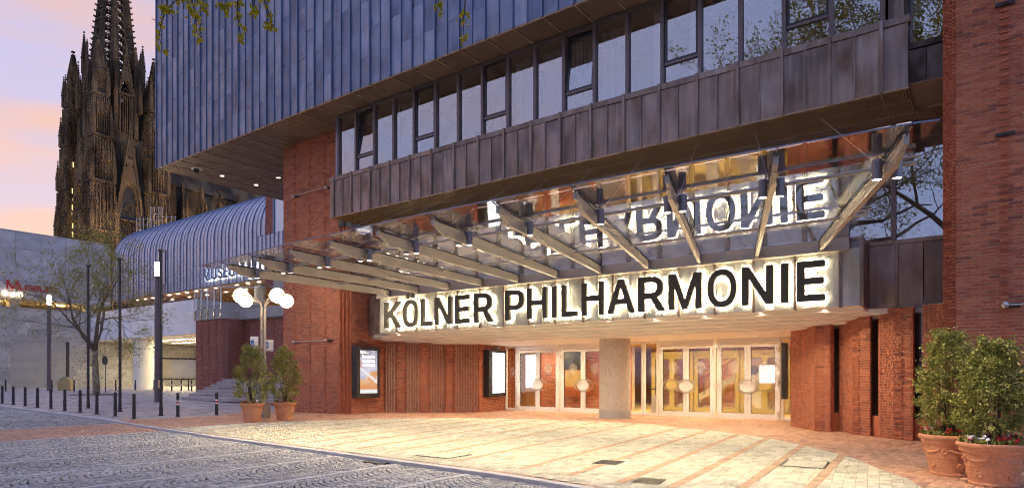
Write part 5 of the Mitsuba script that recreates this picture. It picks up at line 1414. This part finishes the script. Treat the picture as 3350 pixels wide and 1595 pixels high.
put(TB + '__railing_rail', MB().tube([(-49.95, 26.15, 8.2), (-46.6, 26.15, 8.2), (-45.9, 26.6, 8.2), (-44, 28.5, 8.2)], .035, 8).tube([(-49.95, 26.15, 8.05), (-46.6, 26.15, 8.05)], .02, 6).tube([(-49.95, 26.15, 6.9), (-46.6, 26.15, 6.9)], .02, 6), 'm_steel')
rb = MB()
for a in np.arange(-49.8, -46.4, .16): rb.tube([(a, 26.16, 6.9), (a, 26.16, 8.05)], .011, 4)
put(TB + '__railing_bars', rb, 'm_steel', kind='stuff')
WB = thing('stair_wall', 'dark red brick retaining wall with pale coping behind the steps', 'wall')
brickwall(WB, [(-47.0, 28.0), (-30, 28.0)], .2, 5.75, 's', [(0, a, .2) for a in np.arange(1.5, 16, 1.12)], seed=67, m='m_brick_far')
put(WB + '__coping', MB().box(-47.1, -30, 27.9, 28.6, 5.76, 6.08), 'm_rawconcrete')
put(WB + '__handrail', MB().tube([(-44, 27.95, 6.5), (-30, 27.95, 6.5)], .03, 8).tube([(-36, 27.9, 9), (-33, 27.9, 6.5)], .03, 8), 'm_steel')
SW = thing('stone_steps', 'flight of pale stone steps between brick corner block and left brick tower', 'stairs')
r = np.random.default_rng(68)
for i in range(7):
    a, t_ = -36.6 - i * .95, 18.4 + i * .95
    z = .16 * i + .16
    for j in range(8):
        x0 = a + j * 1.7; x1 = min(x0 + 1.69, -23.9)
        if x1 - x0 < .1: continue
        put(SW + '__step_block', MB().box(x0, x1, t_, t_ + 1.2, z - .02, z + .155, r.uniform(0, 1, 2)), 'm_slab')
put(SW + '__landing', MB().box(-43.2, -23.9, 25.05, 28, .0, 1.28), 'm_rawconcrete')
put(SW + '__handrail', MB().tube([(-30.5, 18.6, 1.1), (-30.5, 25, 2.3)], .03, 8).tube([(-30.5, 18.6, .2), (-30.5, 18.6, 1.1)], .03, 8).tube([(-30.5, 25, 1.2), (-30.5, 25, 2.3)], .03, 8), 'm_steel')

# ---------------------------------------------------------------- stone museum on the left
RM = thing('stone_museum', 'pale stone slab museum with red word Museum and a wide garage door', 'building')
RS = -70.0
put(RM + '__core', MB().box(RS - 18, RS - .05, 4, 46, .0, 7.6).box(RS - 18, RS - .05, 4, 28.2, 8.55, 14.35), 'm_rawconcrete')
r = np.random.default_rng(69)
g0, g1, gt = 20.06, 24.66, 4.70
for j in range(12):
    z0 = .35 + j * .60; h = .595; tpos = 10.0 + (j % 2) * .8
    while tpos < 45:
        w = r.choice([1.2, 1.6, 1.9]); t0, t1 = tpos, tpos + w - .01; tpos += w
        if z0 < gt and t1 > g0 and t0 < g1:
            if t0 < g0: t1 = g0 - .0
            elif t1 > g1: t0 = g1
            else: continue
            if t1 - t0 < .05: continue
        if z0 < 3.4 and z0 + h > 1.2 and t1 > 31.5 and t0 < 39.2: continue
        put(RM + '__stone_block', MB().box(RS - .06, RS + r.uniform(-.012, .012), t0 + .006, t1, z0 + .006, z0 + h, r.uniform(0, 1, 2)), 'm_tuff')
put(RM + '__wall_coping', MB().box(RS - .4, RS + .05, 4, 27, 7.56, 7.66), 'm_rawconcrete')
for i in range(10):
    for j in range(4):
        t0 = 8.75 + i * 1.95; z0 = 8.5 + j * 1.48
        put(RM + '__wall_panel', MB().box(RS - .05, RS + .0 + r.uniform(-.01, .01), t0 + .015, t0 + 1.935, z0 + .015, z0 + 1.465, r.uniform(0, 1, 2)), 'm_panel')
put(RM + '__roof_edge', MB().box(RS - .3, RS + .04, 4, 28.3, 14.425, 14.52), 'm_panel')
put(RM + '__terrace_soffit', MB().box(RS - 14, RS - .06, 4, 28.2, 8.42, 8.54), 'm_whitepaint')
put(RM + '__terrace_back', MB().box(RS - 9, RS - 8.8, 4, 45, 7.6, 8.42), 'm_tan')
for t_ in (20.4, 26.5): put(RM + '__terrace_pillar', MB().box(RS - 2.2, RS - 1.4, t_, t_ + .8, 7.6, 8.42), 'm_whitepaint')
for t_ in (14, 20, 25, 30): put(RM + '__terrace_light', disc((RS - 3.5, t_, 8.41), .35), 'm_globe', emit=np.array([1, .62, .18]) * 26, weight=.8)
gd = RM + '__garage_door'
for j in range(6):
    z0 = .45 + j * (gt - .45) / 6
    put(gd + '__panel', MB().box(RS - .42, RS - .35 + rng.uniform(-.004, .004), g0 + .02, g1 - .28, z0 + .01, z0 + (gt - .45) / 6 - .006, (rng.uniform(), .5)), 'm_garage')
put(gd + '__frame', MB().box(RS - .42, RS - .02, g1 - .26, g1, .4, gt).box(RS - .42, RS - .05, g0 - .03, g0, .4, gt).box(RS - .42, RS - .05, g0, g1 - .26, gt - .04, gt), 'm_sash')
put(gd + '__exit_sign', MB().box(RS - .345, RS - .33, 22.05, 22.33, 2.72, 2.86), 'm_decal')
put(gd + '__handle', MB().box(RS - .345, RS - .30, 22.2, 22.26, 1.45, 1.65), 'm_steel')
put(gd + '__wicket', MB().box(RS - .347, RS - .344, 21.5, 22.25, 2.93, 2.95).box(RS - .347, RS - .344, 22.27, 22.285, .46, 2.94), 'm_seam')
k = RM + '__show_window'
put(k + '__frame', MB().box(RS - .05, RS + .03, 31.45, 31.6, 1.15, 3.45).box(RS - .05, RS + .03, 39.1, 39.25, 1.15, 3.45).box(RS - .05, RS + .03, 31.6, 39.1, 3.3, 3.45).box(RS - .05, RS + .03, 31.6, 39.1, 1.15, 1.25), 'm_sash')
put(k + '__pane', MB().add([[RS, 31.6, 1.25], [RS, 39.1, 1.25], [RS, 39.1, 3.3], [RS, 31.6, 3.3]], [[0, 1, 2, 3]]), 'm_pane')
put(k + '__back', MB().box(RS - 1.5, RS - 1.4, 31, 40, 1, 3.5), 'm_interior')
for t0, t1, m in ((33.2, 35.4, .7), (35.5, 38.6, 1.0)):
    put(k + '__screen', MB().add([[RS - .5, t0, 1.75], [RS - .5, t1, 1.75], [RS - .5, t1, 2.55], [RS - .5, t0, 2.55]], [[0, 1, 2, 3]]), 'm_white', emit=np.array([.8, .85, .9]) * .38 * m, weight=.15)
k = thing('museum_word', 'red serif letters reading Museum on the stone slabs', 'lettering')
tpos = 19.75
for c, w, h in (('M', .98, .80), ('u', .58, .54), ('s', .44, .54), ('e', .50, .54), ('u', .58, .54), ('m', .86, .54)):
    m = glyph(c, False); b = m.bounds; v = np.asarray(m.vertices)
    yy = tpos + (v[:, 0] - b[0, 0]) / (b[1, 0] - b[0, 0]) * w * .88; zz_ = 9.22 + (v[:, 1] - b[0, 1]) / (b[1, 1] - b[0, 1]) * h; bk = v[:, 2] < .5
    mb = MB().add(np.column_stack([np.where(bk, RS + .05, RS + .14), yy, zz_]), np.asarray(m.faces))
    st_ = {'M': (0.04, .84), 'u': (.04, .47), 'm': (.04, .38, .72)}.get(c, ())
    for x in st_:
        if c != 'u': mb.box(RS + .05, RS + .142, tpos + x - .07, tpos + x + .11, 9.22, 9.26)
        if c != 'm': mb.box(RS + .05, RS + .142, tpos + x - .10, tpos + x + .07, 9.22 + h - .05, 9.22 + h)
    put(k + '__letter', mb, 'm_red')
    tpos += w
k = thing('litter_bin', 'golden slant-topped litter bin near the garage door', 'litter bin')
bx_, by_ = -57.6, 19.9
put(k + '__body', MB().ex(sg.Polygon([(0, 0), (.84, 0), (.84, .76), (.52, 1.0), (0, .76)]), .8, ((bx_ - .3, by_ - .3, .37), (.59, .81, 0), (0, 0, 1), (-.81, .59, 0))), 'm_tan')
put(k + '__hood', MB().ex(sg.Polygon([(-.03, .74), (.52, 1.02), (.52, 1.05), (-.03, .77)]), .84, ((bx_ - .3, by_ - .3, .37), (.59, .81, 0), (0, 0, 1), (-.81, .59, 0))), 'm_steel')
put(k + '__opening', MB().ex(sg.Polygon([(.08, .815), (.42, .99), (.42, 1.058), (.08, .885)]), .6, ((bx_ - .38, by_ - .24, .37), (.59, .81, 0), (0, 0, 1), (-.81, .59, 0))), 'm_dark')
k = thing('round_sign', 'round traffic sign seen from its back at the slim tree trunk', 'sign')
put(k + '__disc', trimesh.creation.cylinder(.32, .02, sections=28).apply_transform(trimesh.transformations.rotation_matrix(math.pi / 2, [1, .2, 0])).apply_translation([-50.5, 20.0, 2.6]), 'm_iron')
put(k + '__post', MB().tube([(-50.5, 20.05, .28), (-50.5, 20.05, 2.9)], .03, 8), 'm_iron')

# ---------------------------------------------------------------- the cathedral, far behind
CD = thing('cathedral', 'huge dark gothic cathedral tower with openwork spire rising behind the low museums', 'church')
LAM, CXP = 180.0, 373
c0 = FWD * LAM + RIGHT * (CXP - 1675) / 2110 * LAM
yaw = math.radians(25)
e2 = c0 / np.linalg.norm(c0); e1 = np.array([e2[1], -e2[0]])
Ax = math.cos(yaw) * e1 + math.sin(yaw) * e2; Bx = math.cos(yaw) * e2 - math.sin(yaw) * e1
CM = np.eye(4); CM[:2, 0] = Ax * .84; CM[:2, 1] = Bx * .84; CM[:3, 3] = [c0[0], c0[1], 1.0]


def cput(name, mb, m, smooth=False, **kw):
    g, u = mb.get() if isinstance(mb, MB) else (mb, None)
    g = g.copy(); g.apply_transform(CM)
    if np.linalg.det(CM[:3, :3]) < 0: g.invert()
    return put(name, g, m, smooth, **kw)


r = np.random.default_rng(90)


def spirelet(mb, x, y, z, w, h, crockets=True):
    """a gothic pinnacle: shaft, gabled cap and crocketed pyramid"""
    mb.box(x - w, x + w, y - w, y + w, z, z + h * .38)
    mb.box(x - w * 1.2, x + w * 1.2, y - w * 1.2, y + w * 1.2, z + h * .36, z + h * .40)
    b = w * 1.0; zt = z + h * .40; ap = z + h
    mb.add([[x - b, y - b, zt], [x + b, y - b, zt], [x + b, y + b, zt], [x - b, y + b, zt], [x, y, ap]], [[0, 1, 4], [1, 2, 4], [2, 3, 4], [3, 0, 4]])
    if crockets:
        for q in np.linspace(.12, .85, max(3, int(h / 1.2))):
            e = b * (1 - q); zz_ = zt + (ap - zt) * q; s = max(.10, w * .22)
            for sx in (-1, 1):
                for sy in (-1, 1): mb.box(x + sx * e - s, x + sx * e + s, y + sy * e - s, y + sy * e + s, zz_ - s, zz_ + s)
        mb.box(x - w * .35, x + w * .35, y - w * .35, y + w * .35, ap - .35, ap - .05)


def arch_poly(w, h, spring):
    """pointed arch outline, half width w, foot at 0"""
    t = np.linspace(0, 1, 9); rad = 2 * w * .98
    pts = [(-w, 0), (-w, spring)]
    for q in t[1:]:
        x = -w + w * q; y = spring + (h - spring) * math.sqrt(max(0, 1 - (1 - q) ** 2.2)); pts.append((x, y))
    pts += [(-x, y) for x, y in pts[::-1][1:]]
    return sg.Polygon(pts)


def gothic_window(prefix, org, ex, ez, w, h, spring, gable, m='m_stonelight', open_=False):
    """nested arch mouldings with tracery under a crocketed gable; org foot centre, ex along, ez outward"""
    org, ex, ez = (np.asarray(q, float) for q in (org, ex, ez)); fr = lambda d: (org + ez * d, ex, upv, ez)
    mb = MB()
    for i, (k0, k1, d) in enumerate(((1.0, .86, .9), (.86, .74, .5), (.74, .64, .15))):
        a, b = arch_poly(w * k0, h * (.9 + .1 * k0), spring), arch_poly(w * k1, h * (.9 + .1 * k1) - .4, spring)
        mb.ex(a.difference(b), d + .5, fr(-.5))
    cput(prefix + '__arch', mb, m)
    tr = MB(); iw = w * .64
    for x in np.linspace(-iw, iw, 5)[1:-1]: tr.ex(sg.box(x - .14, 0, x + .14, spring + .5), .35, fr(-.2))
    ring = sg.Point(0, spring + (h - spring) * .34).buffer(iw * .48); ring = ring.difference(sg.Point(0, spring + (h - spring) * .34).buffer(iw * .36))
    for sx in (-.5, .5): q = sg.Point(sx * iw, spring).buffer(iw * .42); ring = ring.union(q.difference(sg.Point(sx * iw, spring).buffer(iw * .32)))
    for q in getattr(ring, 'geoms', [ring]): tr.ex(q, .35, fr(-.2))
    cput(prefix + '__tracery', tr, 'm_stone')
    if not open_: cput(prefix + '__glazing', MB().ex(arch_poly(iw, h * .95, spring), .1, fr(-.45)), 'm_dark')
    gb = MB(); gh = gable
    tri = sg.Polygon([(-w * 1.15, spring + .5), (0, spring + gh), (w * 1.15, spring + .5)])
    inn = sg.Polygon([(-w * .92, spring + .8), (0, spring + gh - 1.6), (w * .92, spring + .8)])
    gb.ex(tri.difference(inn), .5, fr(.6))
    web = inn.difference(arch_poly(w * 1.0, h, spring))
    for i in range(3): web = web.difference(sg.Point((i - 1) * w * .3, h + (gh + spring - h) * .26 * (1.6 if i == 1 else 1)).buffer(w * .13))
    for q in getattr(web, 'geoms', [web]):
        if q.area > .1: gb.ex(q, .2, fr(.6))
    for q in np.linspace(.05, .95, 10):
        for sx in (-1, 1):
            p = org + ex * sx * w * 1.15 * (1 - q) + upv * (spring + .5 + (gh - .5) * q) + ez * .85; gb.box(p[0] - .22, p[0] + .22, p[1] - .22, p[1] + .22, p[2] - .15, p[2] + .35)
    p = org + upv * (spring + gh) + ez * .85; spirelet(gb, p[0], p[1], p[2] - .5, .28, 2.6, False)
    cput(prefix + '__gable', gb, m)


h_ = 8.6
TW = CD + '__tower'
cput(TW + '__core', MB().box(-7.4, 7.4, -7.4, 7.4, 0, 66), 'm_stone')
lv = [(0, 39, 3.5), (39, 52, 3.1), (52, 64, 2.5), (64, 75, 1.9)]
for cx_ in (-1, 1):
    for cy_ in (-1, 1):
        x, y = cx_ * h_, cy_ * h_; k = uniq(CD + '__buttress')
        body, pin, ribs = MB(), MB(), MB()
        for z0, z1, w in lv:
            body.box(x - w, x + w, y - w, y + w, z0, z1)
            body.box(x - w - .35, x + w + .35, y - w - .35, y + w + .35, z1 - .9, z1 - .2)
            body.box(x - w - .2, x + w + .2, y - w - .2, y + w + .2, z1 - 1.5, z1 - 1.2)
            nr = 6
            for i in range(nr + 1):
                q = -w + 2 * w * i / nr; d = .34 if i % 2 else .5
                for sx in (-1, 1):
                    ribs.box(x + q - .16, x + q + .16, y + sx * w - (d if sx < 0 else 0), y + sx * w + (d if sx > 0 else 0), z0, z1 - 1.3)
                    ribs.box(x + sx * w - (d if sx < 0 else 0), x + sx * w + (d if sx > 0 else 0), y + q - .16, y + q + .16, z0, z1 - 1.3)
            for zc in np.arange(z0 + 5, z1 - 3, 6.5):
                for q in (-.66, 0, .66):
                    for sx in (-1, 1):
                        spirelet(pin, x + q * w, y + sx * (w + .35), zc, .38, 5.2, False); spirelet(pin, x + sx * (w + .35), y + q * w, zc, .38, 5.2, False)
            for sx in (-1, 1):
                for sy in (-1, 1):
                    spirelet(pin, x + sx * (w + .05), y + sy * (w + .05), z1 - .6, .52, r.uniform(7.5, 10.5))
                    spirelet(pin, x + sx * (w + .05), y + sy * w * .35, z1 - .6, .34, r.uniform(4.5, 6))
        spirelet(pin, x, y, 75, 1.35, 15); 
        for sx in (-1, 1):
            for sy in (-1, 1): spirelet(pin, x + sx * 1.6, y + sy * 1.6, 75, .42, 8.5)
        cput(k + '__shaft', body, 'm_stone'); cput(k + '__ribs', ribs, 'm_stone', kind='stuff'); cput(k + '__pinnacles', pin, 'm_stone', kind='stuff')
for nm, ex, ez in (('front', (1, 0, 0), (0, -1, 0)), ('left', (0, -1, 0), (-1, 0, 0))):
    ez = np.array(ez, float); ex = np.array(ex, float)
    for k_, (zf, w, h, sp, gb, d) in enumerate(((18, 4.0, 36, 24, 26, 9.6), (51.5, 2.9, 0, 0, 0, 0))):
        if not h: continue
        gothic_window(uniq(CD + '__window'), ez * d + upv * zf, ex, ez, w, h, sp, gb)
    rb = MB()
    for q in np.linspace(-4.6, 4.6, 12):
        p = ex * q + ez * 7.6; rb.box(p[0] - .2, p[0] + .2, p[1] - .2, p[1] + .2, 0, 64)
    cput(TW + '__wall_ribs', rb, 'm_stone')
# octagonal stage with open windows
OR = 7.3; og_ = CD + '__octagon'
for i in range(8):
    a = i * math.pi / 4; ez = np.array([math.sin(a), -math.cos(a), 0]); ex = np.array([math.cos(a), math.sin(a), 0]); half = OR * math.tan(math.pi / 8)
    wall = sg.box(-half, 0, half, 17.5).difference(shapely.affinity.translate(arch_poly(1.55, 14.5, 9.5), 0, 1.0))
    mb = MB()
    for q in getattr(wall, 'geoms', [wall]): mb.ex(q, .9, (ez * (OR - .9) + upv * 66, ex, upv, ez))
    k = uniq(og_); cput(k + '__wall', mb, 'm_stone')
    gothic_window(k + '__window', ez * OR + upv * 67, ex, ez, 2.1, 15.0, 9.8, 13.0, open_=True)
    p = (ez * OR + ex * half) * 1.03; pin = MB(); pin.box(p[0] - .6, p[0] + .6, p[1] - .6, p[1] + .6, 66, 84); spirelet(pin, p[0] * 1.02, p[1] * 1.02, 83, .62, 8.5 + (i % 2) * 3)
    p2 = (ez * OR + ex * half) * 1.25; spirelet(pin, p2[0], p2[1], 73, .55, 13)
    cput(k + '__pier', pin, 'm_stone')
# openwork spire
SPZ, SPA, SR = 82.5, 140.0, 6.3
sp_ = CD + '__spire'
for i in range(8):
    a = i * math.pi / 4; ez0 = np.array([math.sin(a), -math.cos(a), 0]); ex = np.array([math.cos(a), math.sin(a), 0]); half = SR * math.tan(math.pi / 8)
    Hs = math.hypot(SPA - SPZ, SR); up_ = np.array([*(-ez0[:2] * SR), SPA - SPZ]) / Hs; nrm = np.cross(ex, up_)
    face = sg.Polygon([(-half, 0), (half, 0), (0, Hs)]); holes = []; bars = []
    v0 = .6
    while v0 < Hs * .86:
        wv = half * (1 - (v0 + 1.3) / Hs); ph = max(1.1, 2.75 * (1 - v0 / Hs * .6))
        cu, cv = 0, v0 + ph * .55; R_ = min(wv * .70, ph * .44)
        for q in range(6):
            e = q * math.pi / 3 + .5; holes.append(sg.Point(cu + math.cos(e) * R_ * .62, cv + math.sin(e) * R_ * .62).buffer(R_ * .33, 4))
        holes.append(sg.Point(cu, cv).buffer(R_ * .30, 4))
        for sx in (-1, 1): holes.append(sg.Point(sx * wv * .72, v0 + ph * .22).buffer(R_ * .15, 4))
        wb = half * (1 - v0 / Hs)
        bars.append(MB().obox(ez0 * SR + upv * SPZ + ex * -wb + up_ * (v0 - .12), ex * 2 * wb, up_ * .26, nrm * .32))
        v0 += ph
    face = face.difference(shapely.union_all(holes))
    mb = MB()
    for q in getattr(face, 'geoms', [face]): mb.ex(q, .4, (ez0 * SR + upv * SPZ - nrm * .4, ex, up_, nrm))
    k = uniq(sp_); cput(k + '__panel', mb, 'm_stone'); [cput(uniq(k + '__band'), b_, 'm_stonelight') for b_ in bars]
    a2 = a + math.pi / 8; d2 = np.array([math.sin(a2), -math.cos(a2), 0]); rb = MB(); R2 = SR / math.cos(math.pi / 8)
    p0, p1 = d2 * R2 + upv * SPZ, upv * SPA
    rb.bar(p0, p1, .55, .55, up=ez0)
    for q in np.arange(.015, .9, .028):
        p = p0 + (p1 - p0) * q + d2 * .5; s = .26 * (1 - q * .5); rb.box(p[0] - s, p[0] + s, p[1] - s, p[1] + s, p[2] - .18, p[2] + .22); p = p + d2 * .35; rb.box(p[0] - s * .6, p[0] + s * .6, p[1] - s * .6, p[1] + s * .6, p[2] - .0, p[2] + .32)
    cput(k + '__rib', rb, 'm_stone')
# nave and buttresses to the right
NV = CD + '__nave'
cput(NV + '__wall', MB().box(10, 120, 14, 34, 0, 62), 'm_stone')
cput(NV + '__roof', MB().ex(sg.Polygon([(13, 61), (35, 61), (24, 76)]), 110, ((10, 0, 0), (0, 1, 0), (0, 0, 1), (1, 0, 0))), 'm_stone')
for i in range(14):
    x = 14 + i * 7.2; k = uniq(NV + '__flying_buttress'); pin, mb = MB(), MB()
    mb.box(x - 1.1, x + 1.1, -6, -1.5, 0, 46); mb.box(x - 1.3, x + 1.3, -6.3, -1.2, 30, 30.8).box(x - 1.3, x + 1.3, -6.3, -1.2, 45.2, 46)
    for zz0, zz1 in ((36, 52), (28, 40)): mb.bar((x, -1.8, zz0), (x, 14, zz1), .9, 1.3)
    for q in np.linspace(-.8, .8, 4): mb.box(x + q - .12, x + q + .12, -6.35, -6, 5, 44)
    for sx in (-.7, .7):
        for yy in (-5.4, -2.2): spirelet(pin, x + sx, yy, 45.5, .5, 9)
    spirelet(pin, x, -3.8, 46, .9, 13)
    for zc in (22, 30, 37): spirelet(pin, x, -6.3, zc, .45, 6, False)
    cput(k + '__pier', mb, 'm_stone'); cput(k + '__pinnacles', pin, 'm_stone', kind='stuff')
    gothic_window(uniq(NV + '__window'), (x + 3.6, 13.9, 30), (1, 0, 0), (0, -1, 0), 2.2, 24, 17, 12)
for px_, py_ in ((228, 628), (233, 660), (228, 681), (228, 707), (231, 741), (231, 769), (233, 542)):
    dist = LAM - 4.4; aa = (px_ - 1675) / 2110; p = FWD * dist + RIGHT * aa * dist; z = HC + (1231 - py_) / 2110 * dist
    q = np.linalg.inv(CM) @ np.array([*p, z, 1]); q[1] = h_ - 3.5 - .56
    cput(CD + '__lit_slit', MB().box(q[0] - .13, q[0] + .13, q[1] - .05, q[1], q[2] - .7, q[2] + .7), 'm_white', emit=np.array([1, .72, .2]) * .55, weight=.02)
# floodlights that light the stone from low in front
for i, (a, b, z, tx, ty, tz, I) in enumerate(((-34, -46, 16, -6, -8, 55, 2600), (22, -52, 12, 6, -8, 36, 4200), (70, -50, 10, 60, 0, 35, 4500))):
    k = thing('floodlight', f'{("left", "middle", "right")[i]} floodlight on a mast before the cathedral, hidden behind the museums', 'floodlight')
    o = (CM @ np.array([a, b, z, 1]))[:3]; tgt = (CM @ np.array([tx, ty, tz, 1]))[:3]
    put(k + '__mast', MB().tube([(o[0], o[1], 1), (o[0], o[1], o[2] - .5)], .12, 8).box(o[0] - .4, o[0] + .4, o[1] - .4, o[1] + .4, o[2] - .5, o[2] - .2), 'm_iron')
    scene[k + '__light'] = {'type': 'spot', 'to_world': T().look_at(origin=o.tolist(), target=tgt.tolist(), up=[0, 0, 1]), 'intensity': {'type': 'rgb', 'value': [I * .42, I * .26, I * .10]}, 'cutoff_angle': 58.0, 'beam_width': 30.0, 'sampling_weight': 1.0}
# scaffold in front of the nave
SC = thing('scaffold', 'light tube scaffold standing before the cathedral nave above the vaulted roof', 'scaffold')
dist = 150.0


def scp(x, y, dd=0):
    aa = (x - 1675) / 2110; p = FWD * (dist + dd) + RIGHT * aa * (dist + dd); return np.array([*p, HC + (1231 - y) / 2110 * (dist + dd)])


for x0, x1, yt, yb, nx, ny in ((494, 530, 676, 760, 4, 5), (446, 494, 712, 790, 5, 5), (530, 575, 706, 760, 4, 3)):
    for dd in (0, 2.0):
        for x in np.linspace(x0, x1, nx): put(SC + '__standard', MB().tube([scp(x, yt, dd), scp(x, 1000, dd)], .05, 5), 'm_steel')
        for y in np.linspace(yt + 4, yb, ny): put(SC + '__ledger', MB().tube([scp(x0 - 2, y, dd), scp(x1 + 2, y, dd)], .045, 5), 'm_steel')
    put(SC + '__brace', MB().tube([scp(x0, yb), scp(x1, yt)], .04, 5), 'm_steel')
